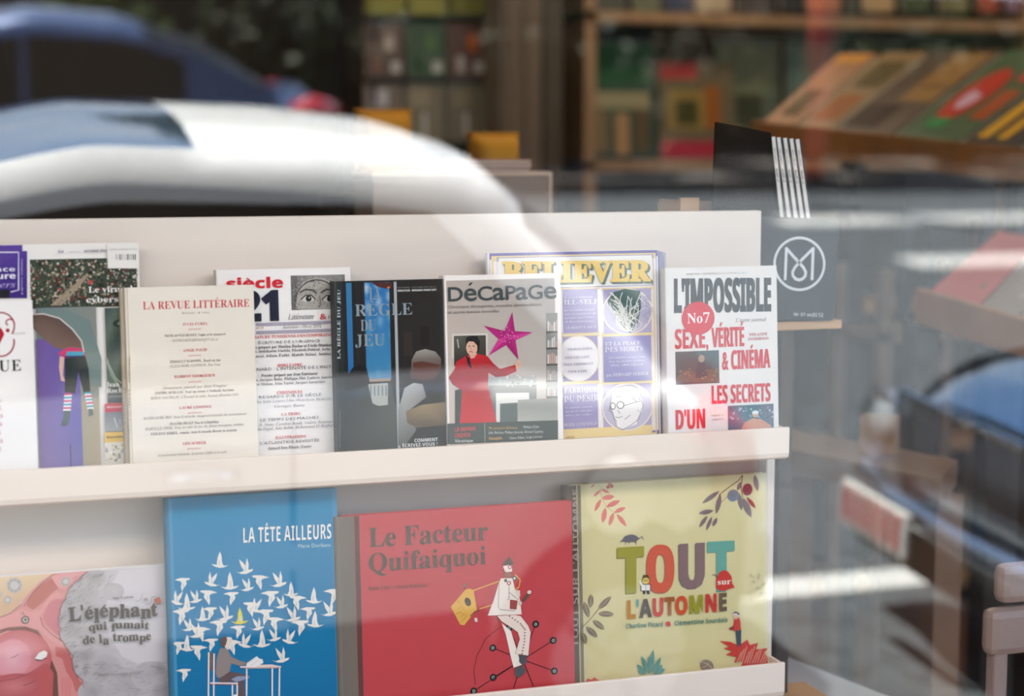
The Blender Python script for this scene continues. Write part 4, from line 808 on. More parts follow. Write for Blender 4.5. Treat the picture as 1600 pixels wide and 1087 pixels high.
# smoke plume with scalloped edge and hatching
ed = [(720, 62), (650, 125), (590, 180), (555, 230), (540, 290), (505, 340), (495, 410), (480, 470), (500, 530), (490, 590), (520, 640), (560, 700), (600, 750), (595, 820), (620, 900), (680, 950), (690, 1010), (720, 1300)]
S.poly(e(*ed, (1460, 1300), (1460, 20)), 'B4AEB0', cols=['B4AEB0'] * len(ed) + ['C4BEC2', 'D4D0D2'])
S.poly(e((980, 55), (1400, 22), (1408, 760), (1330, 800), (1150, 830), (1000, 760), (900, 600), (860, 420), (900, 200)), 'CCC6CA')
for (cx, cy, R_, c) in [(700, 250, 120, 'A8A2A2'), (620, 560, 110, 'A09A9A'), (780, 120, 90, '9E9896'), (850, 860, 150, 'A49EA0'), (1050, 1000, 190, 'A8A2A6'), (700, 760, 100, '9C9696'), (1230, 920, 150, 'ACA4AA'), (930, 230, 90, 'BCB6B8'), (1320, 1050, 120, 'A29CA2'), (760, 1050, 120, '9A9496')]:
    S.ell(cx * .19, 880 + cy * .19, R_ * .19, R_ * .15, c, 24, edge='B6B0B2')
for i in range(150):
    t = rn.random(); cx, cy = rn.choice(ed[:16]); cx += rn.uniform(0, 330) * t; cy += rn.uniform(-60, 60); L_ = rn.uniform(14, 46)
    S.line(e((cx, cy), (cx + L_ * .4, cy - L_ * .5), (cx + L_, cy - L_ * .7)), .55, rn.choice(['7E7878', '8E8888', '6A6464']))
for i in range(90):
    cx, cy = rn.uniform(760, 1400), rn.uniform(800, 1080); L_ = rn.uniform(15, 50); S.line(e((cx, cy), (cx + L_ * .5, cy - L_ * rn.uniform(-.3, .4)), (cx + L_, cy)), .5, rn.choice(['8A8488', '9A9498', '787276']))
for i in range(len(ed) - 2): S.line(e(ed[i], ((ed[i][0] + ed[i + 1][0]) / 2 - 14, (ed[i][1] + ed[i + 1][1]) / 2), ed[i + 1]), .8, '5E5654')
S.poly(e((1258, 290), (1300, 265), (1320, 300), (1310, 325), (1275, 325)), 'B8624A'); S.line(e((1275, 265), (1240, 270), (1235, 320), (1190, 330)), .8, '5A5450'); S.line(e((1110, 310), (1150, 290), (1165, 240), (1185, 235)), .6, '8A8480'); S.ell(1195 * .19, 880 + 288 * .19, 3.5, 2.5, 'A09A98', 10)
S.done('cover_print', r)
TB = '4E463E'
S.text(176, 208, 935, 4, 'Noé Carlain', '5E5652', y1=932.5, st='sb', res=1)
S.text(107, 246, 970.5, 22, "L'éléphant", TB, 'sb', y1=959, off=.02, wob=1); S.text(138, 232, 985, 12.5, 'qui fumait', TB, 'sb', y1=979, off=.015, wob=1); S.text(129, 236, 1006, 13.5, 'de la trompe', TB, 'sb', y1=997, off=.015, wob=1)
S.text(152, 219, 1054.5, 4, "l'atelier du poisson soluble", '6A6264', y1=1050.5, st='si', res=1)
S.done('lettering', r)
# blue picture book with birds
r, S, W, H = book('book', 'blue picture book with white birds above a man reading at a desk', 'book', 266.5, 529, 900, 770.5, YL, ZW, .012, '2C86B4', spine='2A6E90', hard=True, top_x=397)
S.smooth(268, 774, 528, 1130, 1, 8, lambda u, v: (12 - 8 * v, 128 - 26 * v, 174 - 22 * v))
def bird(cx, cy, k, kind, fl, c='DDD8D2'):
    sh = [[(-38, 26), (-20, 30), (0, 22), (-14, 0), (-22, -28), (-4, -12), (6, 0), (12, -34), (20, -8), (18, 18), (40, 14), (34, 24), (10, 36), (-12, 36)],
          [(-40, 22), (-16, 26), (-8, 10), (-6, -20), (2, -42), (12, -14), (16, 8), (16, 22), (42, 18), (30, 28), (6, 36), (-16, 34)],
          [(-42, -16), (-10, -26), (26, -26), (40, -24), (34, -16), (18, -12), (22, 6), (4, 30), (-4, 44), (-8, 20), (-4, -2), (-14, -10)]][kind]
    p = [((cx + fl * a * k) * .3375, 740 + (cy + b * k) * .3375) for a, b in sh]; S.poly(p, c)
    w2 = [((cx + fl * a * k) * .3375, 740 + (cy + b * k) * .3375) for a, b in [(0, 10), (8, -6), (10, 20), (4, 26)]]; S.poly(w2, 'C2C4C2'); S.k -= 1
BD = [(1020, 400, 1), (1130, 425, 0), (845, 505, 2), (985, 485, 0), (1062, 498, 1), (1140, 510, 0), (1205, 495, 2), (1285, 485, 0), (1345, 535, 1), (1455, 565, 1), (1520, 620, 0), (900, 565, 0), (965, 565, 2), (862, 595, 1), (1070, 570, 2), (1190, 605, 0), (1250, 570, 2), (1298, 590, 0), (1378, 590, 2), (1038, 640, 0), (935, 650, 1), (1165, 620, 2), (1225, 655, 2), (1188, 692, 0), (1275, 690, 2), (1350, 645, 0), (1425, 640, 2), (1460, 675, 1), (835, 655, 2), (868, 695, 0), (935, 735, 2), (1010, 705, 2), (1100, 725, 2), (1140, 768, 0), (1210, 765, 1), (1265, 742, 0), (1345, 750, 0), (1388, 705, 2), (975, 785, 2), (868, 785, 1), (1298, 835, 0), (822, 800, 2), (920, 820, 2), (905, 720, 0), (850, 925, 2), (1080, 795, 2), (1540, 560, 2), (970, 640, 2), (825, 570, 0)]
for i, (a, b, kd) in enumerate(BD): bird(a, b, .98 + .1 * math.sin(i * 2.1), kd, 1 if i % 3 else -1)
bird(1108, 660, 1.0, 1, 1, 'D8C83A')
def m_(*p): return [(270 + a * .1625, 960 + b * .1625) for a, b in p]
WC = 'E4DAD6'
S.poly(m_((350, 365), (395, 368), (395, 535), (350, 532)), '6E5A5A')
S.poly(m_((455, 320), (520, 322), (560, 400), (640, 440), (720, 462), (700, 480), (640, 490), (560, 465), (548, 540), (520, 590), (470, 610), (425, 600), (412, 560), (420, 420)), '8A7E7C')
S.poly(m_((430, 615), (480, 590), (545, 545), (640, 560), (700, 575), (720, 600), (680, 610), (690, 800), (600, 800), (640, 700), (600, 640), (450, 650)), '5E4E52'); S.poly(m_((560, 620), (620, 590), (740, 588), (730, 610), (610, 645)), '8894B0')
S.poly(m_((512, 215), (560, 215), (575, 240), (562, 270), (545, 300), (542, 335), (520, 330), (500, 310)), 'D8CCC4'); S.poly(m_((452, 262), (462, 225), (490, 205), (516, 208), (522, 240), (508, 290), (490, 310), (462, 300)), '5E4E4C')
for a in [[(345, 360), (342, 800)], [(396, 372), (392, 800)], [(358, 655), (625, 658)], [(572, 670), (572, 800)], [(618, 662), (618, 800)], [(648, 500), (1040, 498)], [(710, 520), (708, 800)], [(955, 515), (955, 800)], [(1025, 505), (1022, 800)]]: S.line(m_(*a), 2.2, WC)
S.poly(m_((640, 500), (760, 482), (950, 476), (1040, 495), (1000, 512), (700, 516)), 'E0D6D2', cols=['D8C8C4'] * 6); S.poly(m_((715, 460), (805, 398), (830, 420), (860, 425), (870, 460), (800, 500), (760, 505), (700, 500)), 'E0DEDE'); S.line(m_((730, 460), (800, 415)), .5, '9A9CA0'); S.line(m_((750, 485), (830, 430)), .5, '9A9CA0')
S.line(m_((648, 510), (1040, 506)), .8, 'B06058'); S.line(m_((360, 668), (625, 670)), .8, 'B06058')
S.poly(m_((585, 765), (610, 765), (620, 800), (580, 800)), 'E8E8EC')
S.done('cover_print', r)
S.text(378.5, 518, 847.8, 23, 'LA TÊTE AILLEURS', 'E8E4DE', 'bb', y1=841, off=-.006, track=.03, res=3); S.text(465, 516.5, 855.5, 6, 'Marie Dorléans', 'BFD2D8', y1=853.5)
S.done('lettering', r)
# red picture book
r, S, W, H = book('book', 'wide red picture book with a postman in white riding a wheel', 'book', 532.5, 896, 940, 794.5, YL - .004, ZW, .013, 'B8343C', spine='6E6660', hard=True, top_x=714)
S.rect(520, 797, 561, 1130, '6E655E'); S.rect(560.6, 797, 561.6, 1130, '5A3C3A')
def g(*p): return [(700 + a * .20877, 860 + b * .20877) for a, b in p]
BKc = '201A1A'; CR = 'E8DDD4'
S.line(g((205, 1000), (192, 900), (215, 790), (280, 660), (400, 565)), .8, BKc)
HB = (558, 815)
for sp in [(335, 727), (458, 577), (656, 550), (787, 671), (338, 948), (795, 900), (192, 1050), (645, 1030), (490, 1030)]:
    S.line(g(HB, sp), 1.1, BKc)
    if sp[1] < 1020 or sp[0] < 300: S.ell(700 + sp[0] * .20877, 860 + sp[1] * .20877, 5.4, 5.6, BKc, 20); S.ell(700 + sp[0] * .20877, 860 + sp[1] * .20877, 2.6, 2.8, '8A9A96', 14); S.ell(700 + sp[0] * .20877, 860 + sp[1] * .20877, .9, 1, BKc, 8)
S.poly(g((20, 420), (130, 290), (160, 283), (190, 295), (215, 440), (120, 558), (90, 552)), 'D8A850'); S.ell(700 + 147 * .209, 860 + 382 * .209, 4.6, 7.2, '4A4038', 18, rot=.4)
S.line(g((165, 490), (200, 455), (235, 450)), 1.6, '5A4A38'); S.ell(726, 914, 2.6, 3.2, '7A7268', 10); S.line(g((125, 265), (122, 295)), 1.2, '5A5048'); S.poly(g((195, 505), (215, 500), (222, 530), (202, 532)), 'D8D0CC')
for a in [[(70, 440), (100, 410), (120, 440)], [(60, 470), (100, 460)], [(100, 500), (110, 470), (130, 480)], [(75, 370), (85, 400)], [(90, 540), (150, 480)]]: S.line(g(*a), .6, '8A6A30')
S.line(g((185, 298), (380, 228)), 1.9, 'DCA858'); S.line(g((235, 435), (330, 405), (440, 340), (530, 270), (540, 220), (500, 178)), 1.9, 'DCA858')
S.poly(g((400, 540), (470, 600), (540, 830), (560, 850), (490, 875), (470, 800), (430, 620)), CR); S.poly(g((365, 488), (500, 480), (545, 490), (600, 560), (618, 610), (600, 785), (502, 770), (535, 660), (520, 610), (480, 580), (400, 530)), 'E4D2C8')
S.line(g((365, 488), (400, 530), (480, 580), (520, 610), (535, 660), (502, 770), (600, 785), (618, 610), (600, 560), (545, 490)), .6, '5A4040')
for i in range(17):
    t = i / 16; P_ = [(460, 490), (540, 545), (575, 590), (570, 680), (552, 770)]; kx = t * 4; i0 = min(3, int(kx)); fx_ = kx - i0; S.ell(700 + (P_[i0][0] + (P_[i0 + 1][0] - P_[i0][0]) * fx_) * .20877, 860 + (P_[i0][1] + (P_[i0 + 1][1] - P_[i0][1]) * fx_) * .20877, 1.2, 1.0, '4A1A20', 8)
S.poly(g((395, 205), (480, 205), (500, 290), (535, 360), (550, 475), (295, 485), (340, 370), (375, 250)), CR)
S.line(g((380, 240), (375, 420), (390, 440), (500, 450)), .7, '4A3A3A'); S.line(g((455, 260), (455, 360), (440, 370)), .7, '4A3A3A'); S.line(g((455, 310), (530, 370)), .7, '4A3A3A')
S.poly(g((462, 365), (520, 372), (510, 440), (460, 435)), '9A4A48'); S.poly(g((500, 295), (536, 295), (538, 345), (515, 345)), 'DCD0C8'); S.poly(g((552, 370), (600, 305), (622, 300), (612, 330), (565, 385)), '5A5248'); S.ell(700 + 535 * .209, 860 + 392 * .209, 3.2, 3.8, 'CCC2B8', 12); S.ell(826.5, 924.5, 3.2, 3, 'D8D0C8', 12)
S.poly(g((410, 115), (475, 100), (478, 155), (450, 158), (440, 160), (425, 155), (418, 140)), 'E8DCD4'); S.poly(g((418, 160), (475, 160), (472, 205), (420, 205)), '9A6A62'); S.poly(g((405, 95), (430, 75), (455, 40), (490, 100), (470, 108), (420, 105)), '5A5048')
S.ell(700 + 461 * .209, 860 + 121 * .209, 3, 3.2, 'B03A48', 14); S.ell(700 + 461 * .209, 860 + 121 * .209, 1.8, 2, 'E8E0DC', 12); S.line(g((440, 112), (452, 118)), .7, '3A3434')
S.ell(700 + 453 * .209, 860 + 241 * .209, 3.4, 3.4, 'A84A50', 14); S.ell(700 + 453 * .209, 860 + 241 * .209, 1.8, 1.8, 'E8DCD4', 10); S.ell(700 + 495 * .209, 860 + 205 * .209, 3.3, 3.5, '4A6A78', 14); S.ell(700 + 495 * .209, 860 + 205 * .209, 1.8, 1.9, 'D8E0E0', 10); S.poly(g((418, 215), (438, 208), (440, 232), (420, 235)), '4A5A48')
S.poly(g((530, 780), (585, 780), (590, 830), (560, 860), (530, 830)), '4E4E56'); S.poly(g((500, 875), (560, 860), (580, 900), (530, 950), (500, 930)), '4A5458'); S.line(g((365, 505), (372, 525), (385, 515)), 1, '6A4A40')
S.done('cover_print', r)
TG = '544C42'  # ink lightened to carry the haze over the title
S.text(575.5, 762, 854.5, 31, 'Le Facteur', TG, 'sb', y1=843, off=-.003, res=4); S.text(574.5, 760, 893, 29.5, 'Quifaiquoi', TG, 'sb', y1=880.5, off=-.003, res=4)
S.text(575, 668, 921.5, 6, 'Ruth Vilar • Arnal Ballester', '7A4A44', 'sb', y1=916, res=1)
S.done('lettering', r)
# cream autumn book
r, S, W, H = book('book', 'cream picture book with many-coloured capitals and autumn leaves, end of the lower ledge', 'book', 890, 1199.5, 900, 748, YM, ZW, .014, 'D4CBA0', spine='5A4A40', hard=True, top_x=1050)
S.rect(882, 758, 907.5, 1130, '6A5C50'); S.rect(907, 757, 909, 1130, '8A7E68')
S.smooth(909, 758, 1197.5, 1130, 6, 8, lambda u, v: (216 - 10 * v, 208 - 16 * v, 162 - 22 * v))
def t_(*p): return [(880 + a * .3375, 720 + b * .3375) for a, b in p]
def leafp(x0, y0, x1, y1, w, c, n=7, vein=None):
    dx, dy = x1 - x0, y1 - y0; l = math.hypot(dx, dy); nx, ny = -dy / l, dx / l; L_ = []; R_ = []
    for i in range(n + 1): t = i / n; h = w * math.sin(math.pi * t) ** .75; L_.append((x0 + dx * t + nx * h, y0 + dy * t + ny * h)); R_.append((x0 + dx * t - nx * h, y0 + dy * t - ny * h))
    S.poly(L_ + R_[::-1][1:-1], c)
    if vein: S.line([(x0, y0), (x1, y1)], .5, vein)
def h_(a, b): return (900 + a * .15639, 730 + b * .1564)
RS = 'D06A62'
for a, b, c_, d, w_ in [(145, 205, 195, 155, 10), (175, 290, 250, 225, 14), (250, 218, 335, 255, 15), (255, 308, 385, 290, 26), (185, 440, 250, 315, 20), (300, 395, 440, 330, 26), (265, 555, 295, 400, 26), (330, 585, 375, 450, 22), (380, 450, 495, 400, 22), (405, 465, 505, 590, 22)]: leafp(*h_(a, b), *h_(c_, d), w_ * .156, RS)
S.line([h_(200, 155), h_(245, 190), h_(250, 290), h_(300, 390), h_(380, 450), h_(400, 465)], .7, 'C08070'); 
for a, b in ((320, 195), (355, 188), (335, 160)): S.ell(*h_(a, b), 2.8, 2.8, 'B85048', 12)
def k_(a, b): return (1060 + a * .1564, 730 + b * .1564)
GP = '7E6E70'
S.line([k_(640, 75), k_(600, 130), k_(500, 200), k_(410, 270), k_(370, 430)], 1.2, '4A3430'); S.line([k_(640, 75), k_(625, 200), k_(640, 300)], 1.2, '4A3430'); S.line([k_(430, 345), k_(490, 290)], .8, GP)
for a, b, c_, d, w_ in [(235, 360, 410, 235, 24), (375, 465, 420, 265, 26), (200, 460, 350, 430, 24), (205, 600, 290, 480, 20), (275, 630, 335, 490, 18), (340, 590, 385, 500, 20), (585, 230, 630, 140, 20), (630, 430, 600, 250, 26), (725, 500, 640, 300, 34), (770, 408, 680, 295, 20), (790, 240, 760, 70, 26)]: leafp(*k_(a, b), *k_(c_, d), w_ * .156, GP if a != 770 else 'A83030')
S.ell(*k_(545, 280), 9, 9.5, '6A7480', 24, edge='7A8490'); S.ell(*k_(688, 220), 8, 9.5, '7A2A34', 24, edge='8A3A44')
def bl(*p): return t_(*p)
for dx, dy, sc_ in ((-1.6, 1.6, 1), (0, 0, 0)):
    cc_ = ('7E7C4C', '9A6A5A', '6E6664', '6E9088') if sc_ else ('9C9840', 'CC5E48', '82696A', '68A496')
    mv = lambda pts: [(a + dx, b + dy) for a, b in pts]
    S.poly(mv(bl((250, 400), (374, 393), (374, 442), (338, 444), (338, 610), (290, 613), (290, 447), (250, 449))), cc_[0])
    S.poly(mv(bl((535, 384), (578, 381), (578, 520), (584, 545), (596, 552), (608, 545), (613, 520), (613, 379), (655, 377), (655, 530), (642, 570), (615, 588), (580, 590), (552, 575), (537, 545))), cc_[2])
    S.poly(mv(bl((667, 374), (793, 367), (794, 414), (756, 417), (757, 600), (712, 603), (710, 420), (668, 422))), cc_[3])
    oc = (450, 498); q_ = []; q2 = []
    for i in range(40): a = i * math.pi / 20; ca, sa = math.cos(a), math.sin(a); q_.append((oc[0] + 64 * math.copysign(abs(ca) ** .75, ca), oc[1] + 112 * math.copysign(abs(sa) ** .8, sa))); q2.append((oc[0] + 22 * math.copysign(abs(ca) ** .8, ca), oc[1] + 66 * math.copysign(abs(sa) ** .8, sa)))
    A1 = [S.L(*p) for p in mv(bl(*q_))]; A2 = [S.L(*p) for p in mv(bl(*q2))]; n_ = 40
    S.add(A1 + A2, [(i, (i + 1) % n_, n_ + (i + 1) % n_, n_ + i) for i in range(n_)], [lin(cc_[1])] * 80)
def h2(a, b): return h_(a, b)
S.poly([h2(*p) for p in ((430, 748), (460, 720), (480, 690), (520, 672), (560, 668), (600, 680), (625, 705), (660, 685), (675, 720), (668, 722), (655, 695), (620, 722), (600, 740), (604, 785), (595, 760), (580, 745), (530, 748), (528, 780), (522, 750), (500, 745), (490, 785), (490, 745), (460, 742))], '6E6870')
# little man in a white coat
S.ell(880 + 381 * .3375, 720 + 552 * .3375, 6.4, 6.2, '2E2A26', 18); S.ell(880 + 381 * .3375, 720 + 554 * .3375, 5.6, 5, 'E0CC70', 18); S.poly(t_((366, 540), (370, 526), (392, 526), (398, 540)), '5A5030'); S.ring(1006.8, 906.5, 1.5, 1.5, .6, '3A3420', 10); S.ring(1010.6, 906.3, 1.5, 1.5, .6, '3A3420', 10)
S.poly(t_((356, 572), (405, 570), (404, 600), (358, 602)), '2E2A2A'); S.poly(t_((360, 573), (401, 572), (401, 598), (361, 599)), 'E8E8E4'); S.line(t_((381, 575), (381, 597)), .6, '3A3A3A'); S.poly(t_((350, 556), (358, 552), (368, 575), (360, 580)), 'E8E8E4')
S.poly(t_((368, 600), (379, 600), (378, 616), (367, 616)), '2A2A2E'); S.poly(t_((384, 600), (396, 600), (400, 616), (386, 616)), '2A2A2E')
# twig of leaves, small sprig
BR = '6A4A3A'
S.line(t_((82, 775), (130, 725), (165, 680), (220, 625)), .9, BR)
for a, b, c_, d in [(125, 680, 128, 615), (160, 685, 222, 625), (118, 725, 95, 650), (160, 705, 235, 708), (135, 735, 190, 778), (105, 765, 158, 815), (85, 790, 105, 845)]:
    leafp(*t_((a, b))[0], *t_((c_, d))[0], 4.4, '7A6A54', vein='C4B48A')
    for i in range(1, 5): x_, y_ = a + (c_ - a) * i / 5, b + (d - b) * i / 5; S.line(t_((x_, y_), (x_ + 6, y_ - 5)), .35, 'B8A880')
for a, b, c_, d in [(880, 540, 860, 520), (890, 560, 870, 556), (900, 550, 905, 515), (910, 585, 885, 590), (915, 580, 935, 560), (925, 610, 905, 612), (930, 600, 940, 620)]: leafp(*t_((a, b))[0], *t_((c_, d))[0], 1.8, 'B8B088')
# red leaf badge, child, bushes
S.poly(t_((705, 585), (705, 550), (720, 515), (742, 503), (762, 512), (778, 535), (780, 565), (792, 584), (765, 592), (740, 600), (718, 597)), 'C43A34'); S.line(t_((688, 527), (700, 524), (712, 540)), .9, '5A4A44')
S.poly(t_((722, 832), (770, 835), (810, 852), (850, 825), (862, 850), (900, 840), (890, 870), (944, 865), (930, 885), (944, 905), (944, 945), (820, 952), (830, 925), (790, 930), (800, 905), (750, 895), (780, 880), (740, 865), (765, 858)), 'C23C34')
for i in range(12): a = 800 + i * 12; S.line(t_((a, 935), (a + 24, 880 - (i % 3) * 12)), .8, 'D4BFA0')
S.poly(t_((795, 782), (822, 775), (820, 855), (802, 855)), '3A4A58'); S.poly(t_((792, 722), (808, 715), (818, 740), (820, 780), (794, 786), (780, 780), (785, 760)), 'C04038'); S.poly(t_((765, 772), (785, 762), (790, 775), (770, 782)), '8A3A38'); S.ell(880 + 797 * .3375, 720 + 716 * .3375, 4.6, 5, 'D8B098', 14); S.poly(t_((778, 708), (795, 694), (812, 702), (814, 716), (795, 708)), '6A5A6A'); S.line(t_((779, 709), (797, 706), (813, 717)), 1.2, 'E8E4E0')
TE = '5A9088'
for a, b, c_, d in [(400, 985, 415, 870), (395, 985, 360, 900), (410, 985, 450, 905), (380, 985, 340, 940), (420, 985, 470, 960), (372, 985, 345, 965), (405, 960, 395, 900), (430, 985, 455, 940)]: leafp(*t_((a, b))[0], *t_((c_, d))[0], 3.4, TE)
S.ell(880 + 663 * .3375, 720 + 945 * .3375, 11, 8.5, '8A7A70', 24, rot=-.5); S.line(t_((635, 925), (670, 940), (695, 968)), .8, 'C8BCA0'); S.line(t_((640, 955), (670, 940), (668, 925)), .7, 'C8BCA0')
S.poly(t_((95, 1030), (110, 1005), (130, 1010), (140, 998), (155, 1008), (170, 1018), (175, 1035)), 'C8504A')
S.poly(t_((470, 748), (480, 740), (492, 742), (496, 758), (488, 765), (476, 762)), 'C83A34')
S.done('cover_print', r)
S.text(1119.5, 1141, 913, 9, 'sur', 'F0E8DC', 'sb', y1=911.5)
S.text(977.5, 1135.5, 965.5, 26.5, "L'AUTOMNE", 'A88030', 'bb', y1=952.5, off=.03, res=3, cols=['B8802C', '5A9A94', '4A3E30', 'C03A30', '9A5A2A', 'C8502C', '94902A', 'C03A34', '6A5646'], track=.02)
S.text(977, 1035, 981, 7, 'Charline Picard', '3E7A70', 'bb', y1=977.5); S.text(1052.5, 1136, 976.5, 7, 'Clémentine Sourdais', '3E7A70', 'bb', y1=970.5)
S.text(902.5, 902.5, 1010, 8.5, "TOUT SUR L'AUTOMNE", 'A89C90', y1=762, st='bb', vert=True)
S.done('lettering', r)

# ------------------------------------------------------------------ black case with the looped emblem and its volumes
CASEB = mat('case_black_board', '17181B', .38, coat=.1, bump=.05, bscale=200, var=.08)
yc_ = 1.215
ROLL = rad(2.4)
ct = at(1248, 420, y=yc_); case = empty('magazine_case', ct, (0, ROLL, 0), label='black magazine case with a looped emblem in a white ring, at the rack end', cat='magazine case')
def lc(px, py): p = at(px, py, y=yc_) - ct; return (p.x * math.cos(ROLL) - p.z * math.sin(ROLL), p.x * math.sin(ROLL) + p.z * math.cos(ROLL))
x0, z1 = lc(1186, 338); x1, z0 = lc(1303, 501); x0 -= .02
def rbox(x0, z0, x1, z1, y0, y1, rr_=.006, n=5):
    m = MB(); pts = []
    for cx, cz, a0 in ((x1 - rr_, z1 - rr_, 0), (x0 + rr_, z1 - rr_, 90), (x0 + rr_, z0 + rr_, 180), (x1 - rr_, z0 + rr_, 270)):
        for i in range(n): a = rad(a0 + 90 * i / (n - 1)); pts.append((cx + rr_ * math.cos(a), cz + rr_ * math.sin(a)))
    k = len(pts); m.v = [Vector((a, y0, b)) for a, b in pts] + [Vector((a, y1, b)) for a, b in pts]
    m.f = [tuple(range(k)), tuple(range(k, 2 * k))[::-1]] + [(i, k + i, k + (i + 1) % k, (i + 1) % k) for i in range(k)]; return m
rbox(x0, z0, x1, z1, 0, .004).build('front_panel', CASEB, case, bevel=.0008)
rbox(x0, z0, x1, z1, .060, .064).build('rear_panel', CASEB, case)
MB().box((x0 + .003, .004, z0), (x1 - .004, .060, z0 + .003)).build('bottom', CASEB, case)
MB().box((x1 - .004, .004, z0 + .004), (x1 - .001, .060, z1 - .008)).build('side_panel', CASEB, case); MB().box((x0 + .001, .004, z0 + .004), (x0 + .004, .060, z1 - .008)).build('side_panel', CASEB, case)
LS = Sheet(ct, Vector((math.cos(ROLL), 0, -math.sin(ROLL))), Vector((math.sin(ROLL), 0, math.cos(ROLL))))
WHT = 'D8DCDE'
LS.ring(1249, 412, 38.8, 40.5, 3.6, WHT, 56)
def mm(*p): return [(1180 + a * .3312, 340 + b * .3312) for a, b in p]
LS.line(mm((141, 294), (147, 145)), 4.2, WHT); LS.line(mm((268, 294), (273, 145)), 4.2, WHT)
lp = [(147, 145), (207, 210), (232, 240)]; 
LS.line(mm((147, 145), (180, 182), (207, 211), (228, 236), (238, 256), (236, 274), (224, 288), (207, 294), (190, 288), (178, 274), (176, 256), (186, 236), (207, 211), (238, 180), (273, 145)), 4.2, WHT)
for cx, cy in ((147, 145), (273, 145)): LS.ell(*mm((cx, cy))[0], 2.2, 2.3, WHT, 12)
LS.done('emblem', case, label='white looped emblem in a ring')
LS.k = 3
for i, a in enumerate((1240, 1250.5, 1260.5, 1269, 1278)): LS.text(a, a + 8, 493 + i * .45, 4.6 + .3 * i, ['No', '51', 'mars', '2012', '12'][i], 'D0D4D8', 'bb', res=1)
LS.done('lettering', case)
# leaning volumes standing in the case
VR = mat('volume_black', '1A1512', .42, coat=.1, var=.1)
v0 = None
for i in range(5):
    tx, bx = (1208.5, 1216.5, 1226.5, 1236.5, 1246)[i], (1221.5, 1232.5, 1243, 1253, 1262.5)[i]; a_ = at(tx, 213.5 + i * 1.0, y=1.226) + Vector((0, .024, 0)); b_ = at(bx, 336, y=1.226) + Vector((0, .024, 0)); d = (a_ - b_); L_ = d.length; ang = math.atan2(d.x, d.z)
    vol = empty('magazine', a_ - d.normalized() * .165, (0, ang, 0), label=['volume with white spine beside the black cover, leaning in the emblem case', 'second white-spined volume from the black cover in the emblem case', 'middle one of the five white-spined volumes in the emblem case', 'fourth white-spined volume from the black cover in the emblem case', 'outermost white-spined volume, farthest from the black cover in the case'][i], cat='magazine', group='white-spined volumes in the emblem case')
    w0 = .0042
    MB().box((-w0 * .62, -.024, 0), (w0 * .62, -.0228, .165)).build('spine', mat('volume_white', 'E6DFD8', .5, var=.03), vol)
    MB().box((w0 * .62, -.0238, .0005), (w0 * .62 + .0030, .02, .1635)).build('back_cover', VR, vol); MB().box((-w0 * .62 - .0006, -.0232, .0005), (-w0 * .62, .02, .1645)).build('front_cover', VR, vol); MB().box((-w0 * .6, -.0228, .0005), (w0 * .62, .02, .164)).build('page_block', mat('pages_D9CDBB', 'D9CDBB', .85), vol)
    sv_ = Sheet(vol.location + Vector((0, -.0241, 0)), Vector((math.cos(ang), 0, -math.sin(ang))), Vector((math.sin(ang), 0, math.cos(ang))))
    for (body, za, zb, st) in (('Le Monde', .103, .122, 'sb'), ('volume relié', .128, .150, '')):
        lay, wd = layout(body, st, 0, 1); kx = (zb - za) / wd; vs = []; fs = []
        for Vv, Fs, _i in lay:
            n = len(vs); vs += [(.0022 - r_ * .0042, za + p_ * kx) for p_, r_ in Vv]; vs[n:] = [(-(.0016 - r_ * .0032), za + p_ * kx) for p_, r_ in Vv]; fs += [tuple(n + j for j in f) for f in Fs]
        sv_.add([(a, b) for a, b in vs], fs, [lin('3A3634')] * len(vs))
    o_ = sv_.done('spine_lettering', vol); o_.location = (0, -.0241, 0)
# black leaning cover
tl_, tr_, br_, bl_ = at(1118, 190, y=1.262), at(1205, 207, y=1.236), at(1216, 345, y=1.236), at(1112, 335, y=1.262); n_ = (tr_ - tl_).cross(bl_ - tl_).normalized() * -.014
if n_.y < 0: n_ = -n_
bk = empty('book', (tl_ + br_) / 2, label='black book with rounded corner leaning beside the white-spined volumes', cat='book'); c0 = (tl_ + br_) / 2
cor = [tl_, tr_, br_, bl_]; c_in = [p - c0 for p in cor]
def inset(ps, k): return [p * k for p in ps]
MB().hexa(c_in, [p + n_ * .12 for p in c_in]).build('front_cover', mat('book_black_cloth', '1E1610', .7, spec=.08, bump=.2, bscale=500, var=.1), bk, bevel=.002)
MB().hexa([p + n_ * .13 for p in inset(c_in, .975)], [p + n_ * .87 for p in inset(c_in, .975)]).build('page_block', mat('pages_dark', '6A5C4A', .85, bump=.5, bscale=400), bk)
MB().hexa([p + n_ * .88 for p in c_in], [p + n_ for p in c_in]).build('back_cover', mat('book_black_cloth', '1B1613', .5), bk, bevel=.002)
# wooden box behind the rack under the black book, and a stand under the case
PINE = mat('pale_pine', 'C49A70', .55, bump=.2, bscale=30, var=.15, vscale=5, stretch=(1, 1, 12))
xa, xb = at(1061, 315, y=1.29), at(1090, 315, y=1.29); xc2 = at(1186, 325, y=1.29)
wb = empty('wooden_box', (xa.x, 1.235, 1.46), label='open pale wooden box peeking over the rack under the black book', cat='box')
Wd = xc2.x - xa.x; zt = at(1061, 309, y=1.29).z - 1.46
MB().box((0, .05, 0), (xb.x - xa.x, .056, zt)).build('end_panel', PINE, wb); MB().box((xb.x - xa.x, .05, 0), (Wd, .056, zt - .005)).build('front_panel', mat('brown_board', '7A5C44', .6, var=.1), wb); MB().box((0, .125, 0), (Wd, .131, zt - .008)).build('back_panel', PINE, wb); MB().box((0, .056, 0), (.006, .125, zt - .004)).build('side_panel', PINE, wb); MB().box((Wd - .006, .056, 0), (Wd, .125, zt - .008)).build('side_panel', PINE, wb); MB().box((.006, .056, 0), (Wd - .006, .125, .006)).build('bottom', PINE, wb)
